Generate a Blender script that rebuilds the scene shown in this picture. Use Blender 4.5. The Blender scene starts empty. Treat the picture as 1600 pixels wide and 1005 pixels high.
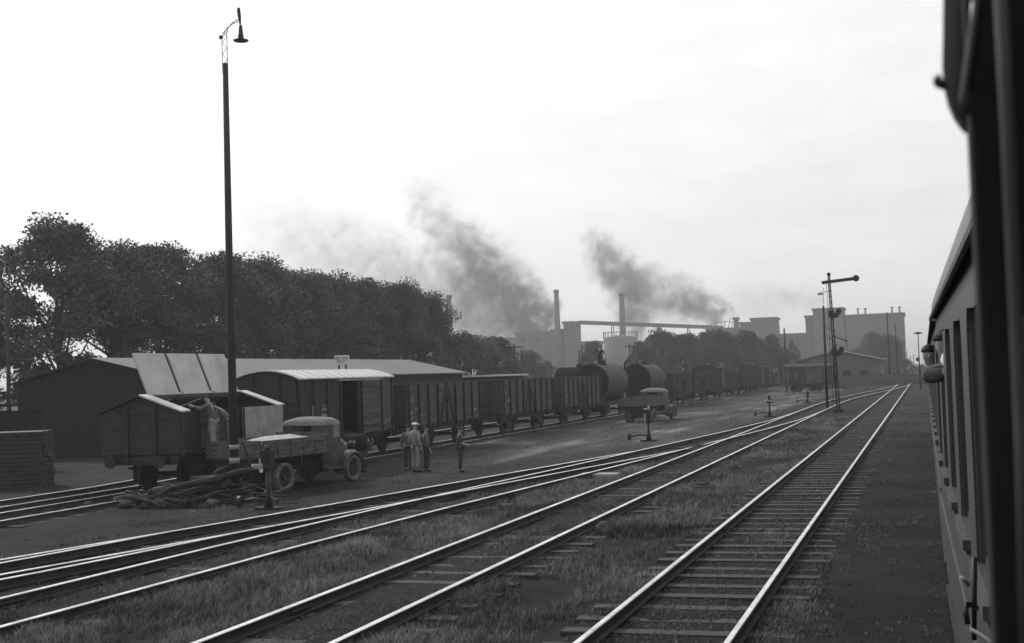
import bpy, bmesh, math, random
from mathutils import Vector, Matrix, noise
random.seed(7)
R = math.radians
scn = bpy.context.scene
C = scn.collection
# ------------------------------------------------------------------ camera
F, HC = 2050.0, 2.9
def _d(px, py): return Vector((px-800, -(py-502.5), -F)).normalized()
_Y = _d(1445, 567); _Z = _Y.cross(_d(445, 600)).normalized()
if _Z.y < 0: _Z.negate()
_X = _Y.cross(_Z)
RM = Matrix((_X, _Y, _Z))            # world = RM @ cam
cam = bpy.data.cameras.new('camera'); camo = bpy.data.objects.new('camera', cam); C.objects.link(camo)
camo.matrix_world = Matrix.Translation((0, 0, HC)) @ RM.to_4x4()
cam.sensor_width = 36; cam.lens = F/1600*36; cam.clip_start = 0.05; cam.clip_end = 6000
cam.dof.use_dof = True; cam.dof.focus_distance = 45; cam.dof.aperture_fstop = 11
scn.camera = camo
def ray(px, py): return RM @ Vector((px-800, -(py-502.5), -F))
def at(px, py, Y): v = ray(px, py); return v*(Y/v.y)+Vector((0, 0, HC))
def dr(px, py=560): v = ray(px, py); return v.x/v.y
# ------------------------------------------------------------------ light
SUN_EL, SUN_AZ = R(38), R(-52)       # azimuth from +Y, negative = to the left
w = bpy.data.worlds.new('World'); scn.world = w; w.use_nodes = True
nt = w.node_tree; nt.nodes.clear()
def nn(t, k, **kw):
    n = t.nodes.new(k)
    for a, b in kw.items(): setattr(n, a, b)
    return n
sky = nn(nt, 'ShaderNodeTexSky', sky_type='NISHITA', sun_disc=False, sun_elevation=SUN_EL, sun_rotation=SUN_AZ, air_density=1.0, dust_density=6.0, ozone_density=1.0)
bw = nn(nt, 'ShaderNodeRGBToBW'); bg = nn(nt, 'ShaderNodeBackground'); out = nn(nt, 'ShaderNodeOutputWorld')
tc = nn(nt, 'ShaderNodeTexCoord'); mp = nn(nt, 'ShaderNodeMapping'); mp.inputs['Scale'].default_value = (3, 3, 9); mp.inputs['Rotation'].default_value = (0.3, 0.5, 0.2)
nz = nn(nt, 'ShaderNodeTexNoise'); nz.inputs['Scale'].default_value = 2.2; nz.inputs['Detail'].default_value = 6; nz.inputs['Roughness'].default_value = .6
mr = nn(nt, 'ShaderNodeMapRange'); mr.inputs['From Min'].default_value = .35; mr.inputs['From Max'].default_value = .7; mr.inputs['To Min'].default_value = .93; mr.inputs['To Max'].default_value = 1.08
mu = nn(nt, 'ShaderNodeMath', operation='MULTIPLY')
L = nt.links.new
L(tc.outputs['Generated'], mp.inputs[0]); L(mp.outputs[0], nz.inputs['Vector']); L(nz.outputs['Fac'], mr.inputs['Value'])
pw = nn(nt, 'ShaderNodeMath', operation='POWER'); pw.inputs[1].default_value = .24
sk = nn(nt, 'ShaderNodeMath', operation='MULTIPLY'); sk.inputs[1].default_value = 6.9
L(sky.outputs[0], bw.inputs[0]); L(bw.outputs[0], pw.inputs[0]); L(pw.outputs[0], sk.inputs[0]); L(sk.outputs[0], mu.inputs[0]); L(mr.outputs[0], mu.inputs[1]); L(mu.outputs[0], bg.inputs['Color'])
bg.inputs['Strength'].default_value = 0.1
L(bg.outputs[0], out.inputs['Surface'])
sl = bpy.data.lights.new('sun', 'SUN'); sl.energy = 2.0; sl.angle = R(3); sl.color = (1, 1, 1)
so = bpy.data.objects.new('sun', sl); C.objects.link(so)
sd = Vector((math.sin(SUN_AZ)*math.cos(SUN_EL), math.cos(SUN_AZ)*math.cos(SUN_EL), math.sin(SUN_EL)))
so.rotation_euler = (-sd).to_track_quat('-Z', 'Y').to_euler(); so.location = (0, 0, 60)
vs = scn.view_settings; vs.view_transform = 'Standard'; vs.look = 'None'; vs.exposure = 0.0; vs.gamma = 1
scn.render.engine = 'CYCLES'
# ------------------------------------------------------------------ materials (all neutral grey: the photograph is black and white)
MATS = {}
def mat(name, v, rough=.8, metal=0, var=.35, scale=3.0, bump=0.0, spec=.3, stretch=(1, 1, 1), v2=None, fine=30):
    if name in MATS: return MATS[name]
    m = bpy.data.materials.new(name); m.use_nodes = True; t = m.node_tree; b = t.nodes['Principled BSDF']
    b.inputs['Roughness'].default_value = rough; b.inputs['Metallic'].default_value = metal
    b.inputs['Specular IOR Level'].default_value = spec
    tcn = nn(t, 'ShaderNodeTexCoord'); mpn = nn(t, 'ShaderNodeMapping'); mpn.inputs['Scale'].default_value = stretch
    n1 = nn(t, 'ShaderNodeTexNoise'); n1.inputs['Scale'].default_value = scale; n1.inputs['Detail'].default_value = 8; n1.inputs['Roughness'].default_value = .65
    n2 = nn(t, 'ShaderNodeTexNoise'); n2.inputs['Scale'].default_value = fine; n2.inputs['Detail'].default_value = 3
    r = nn(t, 'ShaderNodeMapRange'); lo, hi = v*(1-var), (v2 if v2 else v*(1+var))
    r.inputs['From Min'].default_value = .33; r.inputs['From Max'].default_value = .67; r.inputs['To Min'].default_value = lo; r.inputs['To Max'].default_value = hi
    r2 = nn(t, 'ShaderNodeMapRange'); r2.inputs['From Min'].default_value = .3; r2.inputs['From Max'].default_value = .7; r2.inputs['To Min'].default_value = 1-var*.5; r2.inputs['To Max'].default_value = 1+var*.5
    mm = nn(t, 'ShaderNodeMath', operation='MULTIPLY')
    l = t.links.new
    l(tcn.outputs['Object'], mpn.inputs[0]); l(mpn.outputs[0], n1.inputs['Vector']); l(mpn.outputs[0], n2.inputs['Vector'])
    l(n1.outputs['Fac'], r.inputs['Value']); l(n2.outputs['Fac'], r2.inputs['Value']); l(r.outputs[0], mm.inputs[0]); l(r2.outputs[0], mm.inputs[1]); l(mm.outputs[0], b.inputs['Base Color'])
    if bump:
        bp = nn(t, 'ShaderNodeBump'); bp.inputs['Strength'].default_value = bump; bp.inputs['Distance'].default_value = .05
        l(n2.outputs['Fac'], bp.inputs['Height']); l(bp.outputs[0], b.inputs['Normal'])
    MATS[name] = m; return m
M_RAILTOP = mat('rail_head_steel', .7, .3, 1, .3, 1.2, fine=14)
M_RUST = mat('rusty_steel', .035, .85, 0, .4, 4)
M_SLEEP = mat('oiled_sleeper_wood', .06, .85, 0, .5, 6, .5, stretch=(1, 6, 6))
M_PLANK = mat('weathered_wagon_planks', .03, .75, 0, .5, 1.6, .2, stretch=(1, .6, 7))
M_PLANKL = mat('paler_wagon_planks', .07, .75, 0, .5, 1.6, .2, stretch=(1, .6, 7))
M_IRON = mat('dark_ironwork', .022, .6, 0, .4, 3)
M_BLACK = mat('soot_black_metal', .014, .5, 0, .4, 3)
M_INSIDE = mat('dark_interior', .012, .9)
M_LID = mat('pale_sheet_metal', .42, .55, 0, .22, 1.2)
M_WHITEROOF = mat('pale_roof_sheet', .55, .45, 0, .2, 1.5, stretch=(.6, 4, 1))
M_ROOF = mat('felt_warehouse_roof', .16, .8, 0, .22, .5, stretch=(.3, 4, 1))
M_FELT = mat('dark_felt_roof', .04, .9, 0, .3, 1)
M_MOULD = mat('dull_moulding', .07, .9, 0, .2, 3)
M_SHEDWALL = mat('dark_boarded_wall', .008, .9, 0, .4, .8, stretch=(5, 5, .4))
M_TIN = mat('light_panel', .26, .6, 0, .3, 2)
M_TRUCK = mat('dusty_truck_paint', .045, .4, 0, .3, 2, spec=.5)
M_TRUCKW = mat('dusty_truck_boards', .085, .8, 0, .55, 3, stretch=(1, 1, 4))
M_TYRE = mat('rubber_tyre', .028, .8)
M_DUST = mat('dusty_tyre', .13, .85, 0, .5, 6)
M_LIME = mat('white_lime_heap', .42, .95, 0, .2, 5, .6)
M_GLASS = mat('window_glass', .02, .08, 0, .1, spec=.6)
M_GLINT = mat('sky_reflecting_glass', .6, .12, 1, .1)
M_TANK = mat('tank_barrel_paint', .055, .75, 0, .25, 1.2)
M_TANKD = mat('shaded_end_and_dark_drum', .016, .95, 0, .3, 2, spec=.05)  # tank ends carry their shade in this dark colour; the drum is simply dark
M_SKIN = mat('skin', .26, .6, 0, .1)
M_HAIR = mat('dark_hair', .015, .7)
M_CLOTHL = mat('pale_work_cloth', .22, .9, 0, .25, 8)
M_CLOTHM = mat('grey_work_cloth', .1, .9, 0, .25, 8)
M_CLOTHD = mat('dark_work_cloth', .035, .9, 0, .25, 8)
M_WHITE = mat('white_cloth', .7, .9, 0, .08, 8)
M_WPAINT = mat('white_paint', .62, .6, 0, .2, 12)
M_POLE = mat('tarred_pole_wood', .03, .8, 0, .4, 3, stretch=(3, 3, .5))
M_BARK = mat('bark', .03, .9)
M_LEAF = mat('leaves', .065, .6, 0, .45, .35, spec=.2, fine=3)
M_LEAF2 = mat('pale_leaves', .07, .6, 0, .4, .3, spec=.2, fine=3)
M_GRASS = mat('grass_blades', .15, .7, 0, .85, .3, spec=.2, fine=8)
M_STONE = mat('ballast_stone', .06, .85, 0, .5, 1.5, fine=12)
M_CONC = mat('sooty_concrete', .11, .9, 0, .2, .05, fine=.6)
M_BRICKC = mat('chimney_brick', .1, .9, 0, .2, .2)
M_COACH = mat('coach_paint', .048, .45, 0, .2, 1.2, spec=.5)
M_COACHR = mat('coach_roof', .16, .5, 0, .2, 1.2)
M_CURT = mat('dark_curtain', .014, .95, 0, .3, 5)
M_LOG = mat('rough_timber', .034, .9, 0, .6, 3, .6, stretch=(1, 1, 1))
# ------------------------------------------------------------------ helpers
def tag(o, label=None, cat=None, group=None, kind=None):
    if label: o['label'] = label
    if cat: o['category'] = cat
    if group: o['group'] = group
    if kind: o['kind'] = kind
    return o
class MB:
    def __init__(s): s.v = []; s.f = []; s.m = []; s.sm = []
    def add(s, vs_, fs, mi=0, smooth=False, M=None):
        k = len(s.v)
        s.v += [tuple(M @ Vector(v)) if M else tuple(v) for v in vs_]
        for f in fs: s.f.append(tuple(i+k for i in f)); s.m.append(mi); s.sm.append(smooth)
        return s
    def box(s, x0, x1, y0, y1, z0, z1, mi=0, M=None):
        s.add([(x0, y0, z0), (x1, y0, z0), (x1, y1, z0), (x0, y1, z0), (x0, y0, z1), (x1, y0, z1), (x1, y1, z1), (x0, y1, z1)],
              [(0, 3, 2, 1), (4, 5, 6, 7), (0, 1, 5, 4), (1, 2, 6, 5), (2, 3, 7, 6), (3, 0, 4, 7)], mi, False, M); return s
    def tube(s, pts, rad, n=8, mi=0, cap=True, smooth=True, M=None):
        pts = [Vector(p) for p in pts]
        if not isinstance(rad, (list, tuple)): rad = [rad]*len(pts)
        vs_, fs = [], []
        for i, p in enumerate(pts):
            d = (pts[min(i+1, len(pts)-1)]-pts[max(i-1, 0)]).normalized()
            a = Vector((0, 0, 1)) if abs(d.z) < .9 else Vector((1, 0, 0))
            u = d.cross(a).normalized(); v = d.cross(u)
            for k in range(n):
                t = 2*math.pi*(k+.5)/n; vs_.append(p+(u*math.cos(t)+v*math.sin(t))*rad[i])
        for i in range(len(pts)-1):
            for k in range(n):
                a, b = i*n+k, i*n+(k+1) % n; fs.append((a, b, b+n, a+n))
        s.add(vs_, fs, mi, smooth, M)
        if cap:
            s.add(vs_[:n], [tuple(range(n))], mi, False, M); s.add(vs_[-n:], [tuple(range(n))[::-1]], mi, False, M)
        return s
    def disc(s, c, ax, r, th, n=24, mi=0, M=None):
        c = Vector(c); a = Vector(ax).normalized()*th/2; return s.tube([c-a, c+a], r, n, mi, True, False, M)
    def poly(s, prof, y0, y1, mi=0, M=None):           # prof: (x,z) list, extruded along y
        n = len(prof)
        vs_ = [(x, y0, z) for x, z in prof]+[(x, y1, z) for x, z in prof]
        fs = [tuple(range(n)), tuple(range(n, 2*n))[::-1]]+[(i, i+n, (i+1) % n+n, (i+1) % n) for i in range(n)]
        s.add(vs_, fs, mi, False, M); return s
    def sph(s, c, r, nu=10, nv=7, mi=0, M=None, zmin=-1):
        c = Vector(c)
        if not isinstance(r, (list, tuple)): r = (r, r, r)
        vs_, fs = [], []
        for j in range(nv+1):
            ph = math.pi*j/nv; zz = max(math.cos(ph), zmin)
            for i in range(nu):
                th = 2*math.pi*i/nu; q = math.sin(ph); vs_.append(c+Vector((r[0]*q*math.cos(th), r[1]*q*math.sin(th), r[2]*zz)))
        for j in range(nv):
            for i in range(nu):
                a, b = j*nu+i, j*nu+(i+1) % nu; fs.append((a, a+nu, b+nu, b))
        s.add(vs_, fs, mi, True, M); return s
    def build(s, name, mats, parent=None, bevel=0):
        me = bpy.data.meshes.new(name); me.from_pydata(s.v, [], s.f)
        for m in (mats if isinstance(mats, (list, tuple)) else [mats]): me.materials.append(m)
        me.polygons.foreach_set('material_index', s.m); me.polygons.foreach_set('use_smooth', s.sm); me.update()
        bm = bmesh.new(); bm.from_mesh(me); bmesh.ops.remove_doubles(bm, verts=bm.verts, dist=1e-5); bmesh.ops.recalc_face_normals(bm, faces=bm.faces); bm.to_mesh(me); bm.free()
        o = bpy.data.objects.new(name, me); C.objects.link(o)
        if parent: o.parent = parent
        if bevel:
            b = o.modifiers.new('bevel', 'BEVEL'); b.width = bevel; b.segments = 2; b.limit_method = 'ANGLE'
        return o
def empty(name, loc=(0, 0, 0), rz=0):
    o = bpy.data.objects.new(name, None); C.objects.link(o); o.location = loc; o.rotation_euler = (0, 0, rz); o.empty_display_size = .2; return o
def copy_tree(o, parent=None):
    c = o.copy(); C.objects.link(c)
    if parent: c.parent = parent
    for ch in list(o.children): copy_tree(ch, c)
    return c
def smooth(t): t = max(0, min(1, t)); return t*t*(3-2*t)
def lerp_tab(tab, y):
    if y <= tab[0][0]: return tab[0][1]+(y-tab[0][0])*(tab[1][1]-tab[0][1])/(tab[1][0]-tab[0][0])
    for (a, b), (c, d) in zip(tab, tab[1:]):
        if y <= c: return b+(d-b)*(y-a)/(c-a)
    return tab[-1][1]
TC = [(8, -16.0), (12, -15.2), (17, -14.18), (22, -13.12), (27, -12.15), (30, -11.65), (34, -10.95), (38.5, -10.15), (42, -9.55), (45, -9.0)]
TC2 = [(8, -15.3), (12, -14.65), (17, -13.75), (20, -13.35), (22, -13.12), (24, -12.73)]
TD = [(8, -11.55), (12, -11.3), (20, -11.0), (26, -10.62), (32, -10.12), (38, -9.58), (45, -9.0), (53, -8.3), (60, -7.7), (70, -7.1), (80, -6.87), (90, -6.85)]
TB = [(8, -6.85), (95, -6.85), (110, -6.6), (128, -5.6), (150, -4.0), (170, -2.95), (180, -2.775)]
def edge_x(y): return lerp_tab(TC, y)-.9 if y < 42 else lerp_tab(TD, y)-.9
def zg(x, y):
    d = edge_x(max(8, min(y, 100)))-.3-x
    z = -.5*smooth(d/3.2)
    if y < 300 and x > -60 and x < 20: z += .035*noise.noise((x*.8, y*.8, 0))+.02*noise.noise((x*3, y*3, 4))
    if 0 < y < 260:
        for c in ((-2.775, lerp_tab(TB, y), lerp_tab(TD, y), lerp_tab(TC, y)) if y < 45 else (-2.775, lerp_tab(TB, y))): 
            if abs(x-c) < 1.6: z = z*.45-(.014 if c == -2.775 else -.004)*(1-(abs(x-c)/1.6)**6)+(.03*noise.noise((x*2, y*1.1, 9)) if abs(x-c) > .72 else .012*noise.noise((x*2, y*1.1, 9))); break
    # shallow ditches between the tracks
    for c, ww, dp in ((-4.8, .8, .1), (-8.6, .7, .06)):
        if y < 60: z -= dp*math.exp(-((x-c)/ww)**2)
    return z
# ------------------------------------------------------------------ ground
def axis(vals):
    o = []
    for a, b, st in vals:
        n = max(1, round((b-a)/st)); o += [a+(b-a)*i/n for i in range(n)]
    return o+[vals[-1][1]]
gx = axis([(-3500, -300, 400), (-300, -70, 23), (-70, -30, 2), (-30, 2, .3), (2, 20, 3), (20, 100, 20), (100, 2500, 400)])
gy = axis([(-400, -10, 50), (-10, 8, 2), (8, 45, .3), (45, 100, .8), (100, 260, 5), (260, 900, 60), (900, 5000, 400)])
me = bpy.data.meshes.new('ground'); nx = len(gx)
vv = [(x, y, zg(x, y)) for y in gy for x in gx]
ff = [(j*nx+i, j*nx+i+1, (j+1)*nx+i+1, (j+1)*nx+i) for j in range(len(gy)-1) for i in range(nx-1)]
me.from_pydata(vv, [], ff)
at_ = me.attributes.new('cover', 'FLOAT_COLOR', 'POINT')
def yard(x, y):                       # trodden pale cinder yard left of the ladder tracks
    return smooth((edge_x(max(8, min(y, 100)))-1.6-x)/2.5)*smooth((y-36)/34)*(1-.85*smooth((-24.0-x)/3))
def bed(x, y):                        # dark oily track beds
    b = max(math.exp(-((x+2.775)/1.15)**4), math.exp(-((x+6.85)/1.2)**4)*.7, math.exp(-((x-1.8)/1.5)**4))
    if y < 45: b = max(b, math.exp(-((x-lerp_tab(TC, y))/1.5)**4), math.exp(-((x-lerp_tab(TD, y))/1.2)**4)*.8)
    return b
cols = []
for v in vv: cols += [yard(v[0], v[1]), bed(v[0], v[1]), 0, 1]
at_.data.foreach_set('color', cols)
me.polygons.foreach_set('use_smooth', [True]*len(ff))
m = bpy.data.materials.new('cinder_ground'); m.use_nodes = True; t = m.node_tree; b = t.nodes['Principled BSDF']; b.inputs['Roughness'].default_value = .95; b.inputs['Specular IOR Level'].default_value = .1
l = t.links.new
tcn = nn(t, 'ShaderNodeTexCoord'); at2 = nn(t, 'ShaderNodeAttribute', attribute_name='cover'); sp = nn(t, 'ShaderNodeSeparateColor'); l(at2.outputs['Color'], sp.inputs[0])
n1 = nn(t, 'ShaderNodeTexNoise'); n1.inputs['Scale'].default_value = .35; n1.inputs['Detail'].default_value = 9; n1.inputs['Roughness'].default_value = .7
n2 = nn(t, 'ShaderNodeTexNoise'); n2.inputs['Scale'].default_value = 9; n2.inputs['Detail'].default_value = 6; n2.inputs['Roughness'].default_value = .8
mps = nn(t, 'ShaderNodeMapping'); mps.inputs['Scale'].default_value = (1.0, .16, 1); mps.inputs['Rotation'].default_value = (0, 0, R(-8)); n3 = nn(t, 'ShaderNodeTexNoise'); n3.inputs['Scale'].default_value = .55; n3.inputs['Detail'].default_value = 6
for q in (n1, n2, mps): l(tcn.outputs['Object'], q.inputs[0])
l(mps.outputs[0], n3.inputs[0])
def mrange(src, a, b_, c, d):
    r = nn(t, 'ShaderNodeMapRange'); r.inputs['From Min'].default_value = a; r.inputs['From Max'].default_value = b_; r.inputs['To Min'].default_value = c; r.inputs['To Max'].default_value = d; l(src, r.inputs['Value']); return r.outputs[0]
def mth(op, a, b_=None):
    r = nn(t, 'ShaderNodeMath', operation=op)
    for i, q in enumerate((a, b_)):
        if q is None: continue
        if isinstance(q, (int, float)): r.inputs[i].default_value = q
        else: l(q, r.inputs[i])
    return r.outputs[0]
def mixf(f, a, b_):
    r = nn(t, 'ShaderNodeMix', data_type='FLOAT'); 
    for nm, q in ((0, f), (2, a), (3, b_)):
        if isinstance(q, (int, float)): r.inputs[nm].default_value = q
        else: l(q, r.inputs[nm])
    return r.outputs[0]
soil = mrange(n1.outputs['Fac'], .35, .68, .010, .03)
yardc = mth('ADD', mrange(n3.outputs['Fac'], .38, .62, .035, .085), mrange(n3.outputs['Fac'], .58, .68, 0, .12))
bedc = mrange(n1.outputs['Fac'], .35, .65, .01, .022)
c1 = mixf(sp.outputs[0], soil, yardc); c2 = mixf(sp.outputs[1], c1, bedc)
c3 = mth('MULTIPLY', c2, mrange(n2.outputs['Fac'], .3, .7, .55, 1.45)); l(c3, b.inputs['Base Color'])
bp = nn(t, 'ShaderNodeBump'); bp.inputs['Strength'].default_value = .7; bp.inputs['Distance'].default_value = .045; l(n2.outputs['Fac'], bp.inputs['Height']); l(bp.outputs[0], b.inputs['Normal'])
me.materials.append(m); me.update()
go = bpy.data.objects.new('ground', me); C.objects.link(go); tag(go, kind='structure')
# ------------------------------------------------------------------ tracks
slp = MB().box(-1.3, 1.3, -.125, .125, -.15, 0).build('sleeper', M_SLEEP, None, .012); SLM = slp.data
bpy.data.objects.remove(slp)
def track(name, label, tab, y0, y1, zr, dz=0, sleepers=(0, 0), step=.8, straight=False):
    root = empty(name, (lerp_tab(tab, y0), y0, zg(lerp_tab(tab, y0), y0))); tag(root, label, 'railway track')
    ox, oy, oz = root.location
    ys = []; y = y0
    while y < y1: ys.append(y); y += 1.0 if not straight else 6
    ys.append(y1)
    for sgn in (-1, 1):
        mb = MB(); prof = [(-.065, 0), (.065, 0), (.065, .012), (.012, .03), (.012, .1), (.038, .115), (.038, .138), (.03, .148), (-.03, .148), (-.038, .138), (-.038, .115), (-.012, .1), (-.012, .03), (-.065, .012)]
        n = len(prof); vs_, fs, mi = [], [], []
        for y in ys:
            xc = lerp_tab(tab, y)+sgn*.7535; zb = zr(xc, y)-.148+dz
            for a, z in prof: vs_.append((xc+a-ox, y-oy, zb+z-oz))
        for i in range(len(ys)-1):
            for k in range(n):
                a, b_ = i*n+k, i*n+(k+1) % n
                mb_i = 1 if k == 7 else 0
                fs.append(((a, a+n, b_+n, b_), 1 if k in (6, 7, 8) else 0))
        for f, q in fs: mb.add([vs_[i] for i in f], [(0, 1, 2, 3)], 1 if q else 0)
        mb.build('rail', [M_RUST, M_RAILTOP], root)
    if sleepers[1] > 0:
        for sgn in (-1, 1):
            y = y0+7.0+(2.5 if sgn > 0 else 0)
            while y < min(y1, 60):
                xc = lerp_tab(tab, y)+sgn*.7535; xa = lerp_tab(tab, y+.4)+sgn*.7535; zb = zr(xc, y)-.148+dz
                for e in (-1, 1):
                    q = MB(); q.tube([(xc+e*.026-ox, y-.3-oy, zb+.065-oz), (xa+e*.026-ox, y+.3-oy, zb+.065-oz)], .026, 4)
                    for b in (-.2, -.07, .07, .2): q.disc((xc+e*.05-ox, y+b-oy, zb+.065-oz), (1, 0, 0), .018, .03, 6)
                    q.build('fishplate', M_RUST, root)
                y += 12.5
    cnt = 0; y = sleepers[0]; rest = MB()
    while y < sleepers[1]:
        xc = lerp_tab(tab, y); sl_ = (lerp_tab(tab, y+.5)-lerp_tab(tab, y-.5)); a = -math.atan(sl_)+random.uniform(-.012, .012)
        loc = Vector((xc+random.uniform(-.04, .04)-ox, y-oy, zr(xc, y)-.150-oz+random.uniform(-.02, .0)))
        if cnt < 95:
            s_ = bpy.data.objects.new('sleeper', SLM); C.objects.link(s_); s_.parent = root; s_.location = loc; s_.rotation_euler = (0, 0, a)
        else: rest.box(-1.3, 1.3, -.125, .125, -.15, 0, 0, Matrix.Translation(loc) @ Matrix.Rotation(a, 4, 'Z'))
        cnt += 1; y += step*random.uniform(.97, 1.03)
    if rest.v: tag(rest.build('sleeper', M_SLEEP, root), kind='stuff')
    return root
Z0 = lambda x, y: .16
track('railway_track', 'straight main track nearest the carriage with rails shining and bare sleepers between', [(0, -2.775), (400, -2.775)], 4, 420, Z0, 0, (9, 230), .8, True)
track('railway_track', 'second track from the carriage with grass grown between its rails', TB, 8, 180, Z0, .002, (10, 120), .85)
track('railway_track', 'turnout track joining the grassy second track beyond the small lever stands', TD, 8, 88, Z0, .004, (10, 66), .85)
track('railway_track', 'curved siding joining from the left edge behind the dark oily bed', TC, 8, 45, Z0, .006, (9, 40), .8)
track('railway_track', 'short diverging pair of rails close beside the curved siding', TC2, 8, 24, Z0, .008)
ZY = lambda x, y: -.34
WX = -23.38
track('railway_track', 'yard track under the standing goods wagons', [(20, WX), (260, WX)], 22, 260, ZY, 0, (24, 90), .85, True)
track('railway_track', 'rear yard track curving behind the lidded wagon', [(20, -26.1), (38, -26.1), (60, -28.6), (200, -28.9)], 22, 200, ZY, .002, (24, 60), .85)
# ------------------------------------------------------------------ grass and gravel
def scatter_grass(name, label, regions, hgt, wid, seed):
    rnd = random.Random(seed); mb_v, mb_f = [], []
    for (x0, x1, y0, y1, n, hs) in regions:
        for _ in range(n):
            y = y0+(y1-y0)*rnd.random()**1.6; x = rnd.uniform(x0, x1) if not callable(x0) else rnd.uniform(x0(y), x1(y))
            dn = noise.noise((x*.9, y*.35, seed))+.5*noise.noise((x*2.5, y*1.2, seed+3))
            if dn < rnd.uniform(-.35, .25): continue
            z = zg(x, y)-.01; h0 = hs*(.45+.8*rnd.random())*(.65+max(0, dn))
            for q in range(rnd.randint(5, 9)):
                a = rnd.uniform(0, 6.283); h = h0*rnd.uniform(.6, 1.1); r_ = rnd.uniform(0, .09); bx, by = x+r_*math.cos(a*3), y+r_*math.sin(a*3)
                ln = h*rnd.uniform(.2, 1.0); w_ = wid*rnd.uniform(.5, 1.1)*(1+y/50); ca, sa = math.cos(a), math.sin(a)
                k = len(mb_v)
                mb_v += [(bx-w_*sa, by+w_*ca, z), (bx+w_*sa, by-w_*ca, z), (bx+ln*.4*ca+w_*.6*sa, by+ln*.4*sa-w_*.6*ca, z+h*.6), (bx+ln*.4*ca-w_*.6*sa, by+ln*.4*sa+w_*.6*ca, z+h*.6), (bx+ln*ca, by+ln*sa, z+h)]
                mb_f += [(k, k+1, k+2, k+3), (k+3, k+2, k+4)]
    me_ = bpy.data.meshes.new(name); me_.from_pydata(mb_v, [], mb_f); me_.materials.append(M_GRASS); me_.update()
    o = bpy.data.objects.new(name, me_); C.objects.link(o); tag(o, label, 'grass', kind='stuff'); return o
bR = lambda y: -7.75
scatter_grass('grass', 'rough grass growing between and beside the tracks', [
    (lambda y: min(lerp_tab(TD, y)+.95, -8.1), bR, 10, 58, 30000, .20),
    (-5.95, -3.65, 11, 75, 17000, .17),
    (-7.45, -6.3, 22, 70, 2600, .1),
    (lambda y: lerp_tab(TD, y)-.6, lambda y: lerp_tab(TD, y)+.6, 14, 55, 4500, .12),
    (-3.3, -2.3, 20, 80, 1500, .08), (-4.15, -3.6, 10, 60, 4000, .1), (-1.9, -1.4, 10, 60, 4000, .07), (-8.3, -7.7, 10, 60, 4000, .12), (-6.1, -5.5, 10, 60, 4000, .12), (-7.4, -6.3, 10, 22, 1500, .06),
    (-1.8, .1, 8, 90, 9000, .05),
    (lambda y: edge_x(y)-7, lambda y: edge_x(y)-.2, 10, 34, 9000, .10),
    (-19, -10, 40, 110, 4000, .09)], .2, .0042, 3)
rnd = random.Random(5); st = MB()
for i in range(20000):
    y = 9+60*rnd.random()**1.7; x = rnd.choice((-2.775+rnd.gauss(0, .8), -2.775+rnd.uniform(-1.4, 1.4), -6.85+rnd.gauss(0, .8), lerp_tab(TC, y)+rnd.gauss(0, 1.2) if y < 45 else -8, rnd.gauss(-2.775, .5)))
    r_ = rnd.uniform(.012, .032)*(1 if rnd.random() < .985 else 2); z = zg(x, y)
    a = rnd.random()*6; ca, sa = math.cos(a)*r_, math.sin(a)*r_
    st.add([(x+ca, y+sa, z), (x-sa, y+ca, z), (x-ca, y-sa, z), (x+sa, y-ca, z), (x+rnd.uniform(-.3, .3)*r_, y+rnd.uniform(-.3, .3)*r_, z+r_*rnd.uniform(.6, 1.1))], [(0, 1, 4), (1, 2, 4), (2, 3, 4), (3, 0, 4)])
tag(st.build('gravel', M_STONE), 'loose ballast stones strewn over the track beds', 'gravel', kind='stuff')
# ------------------------------------------------------------------ wagons
def wheel_mb(r=.5):
    mb = MB(); mb.disc((0, 0, 0), (1, 0, 0), r, .12, 28); mb.disc((-.08, 0, 0), (1, 0, 0), r+.03, .03, 28); mb.disc((.07, 0, 0), (1, 0, 0), .1, .14, 12)
    return mb
WHEEL = None
def under(root, Lh, wb, buffers=True):
    """running gear in wagon space: origin at rail top, wagon centre; Lh half length"""
    global WHEEL
    MB().box(-1.0, -.88, -Lh, Lh, .86, 1.1).box(.88, 1.0, -Lh, Lh, .86, 1.1).box(-1.3, 1.3, -Lh, -Lh+.14, .86, 1.12).box(-1.3, 1.3, Lh-.14, Lh, .86, 1.12).box(-1.3, 1.3, -Lh+.2, Lh-.2, 1.1, 1.16).box(-.5, .5, -.4, .4, .55, .9).build('underframe', M_IRON, root)
    for sy in (-1, 1):
        ax = MB(); ax.tube([(-1.05, sy*wb, .5), (1.05, sy*wb, .5)], .07, 10).build('axle', M_IRON, root)
        for sx in (-1, 1):
            if WHEEL is None:
                o = wheel_mb().build('wheel', M_IRON, root); WHEEL = o.data
            else: o = bpy.data.objects.new('wheel', WHEEL); C.objects.link(o); o.parent = root
            o.location = (sx*.75, sy*wb, .5); o.rotation_euler = (0, 0, 0 if sx > 0 else math.pi)
            g = MB(); x = sx*1.0; x0, x1 = min(x, x+sx*.08), max(x, x+sx*.08)
            g.box(x0, x1, sy*wb-.28, sy*wb-.16, .3, .86).box(x0, x1, sy*wb+.16, sy*wb+.28, .3, .86).box(x0, x1+.02, sy*wb-.13, sy*wb+.13, .38, .64).box(x0+.01, x1-.01, sy*wb-.55, sy*wb+.55, .66, .75)
            g.build('axle_guard', M_IRON, root)
    for sy in (-1, 1):
        for sx in (-1, 1):
            MB().tube([(sx*.87, sy*Lh, .98), (sx*.87, sy*(Lh+.34), .98)], .08, 10).disc((sx*.87, sy*(Lh+.42), .98), (0, 1, 0), .2, .05, 20).tube([(sx*.87, sy*(Lh+.33), .98), (sx*.87, sy*(Lh+.4), .98)], .05, 8).build('buffer', M_IRON, root)
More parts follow.
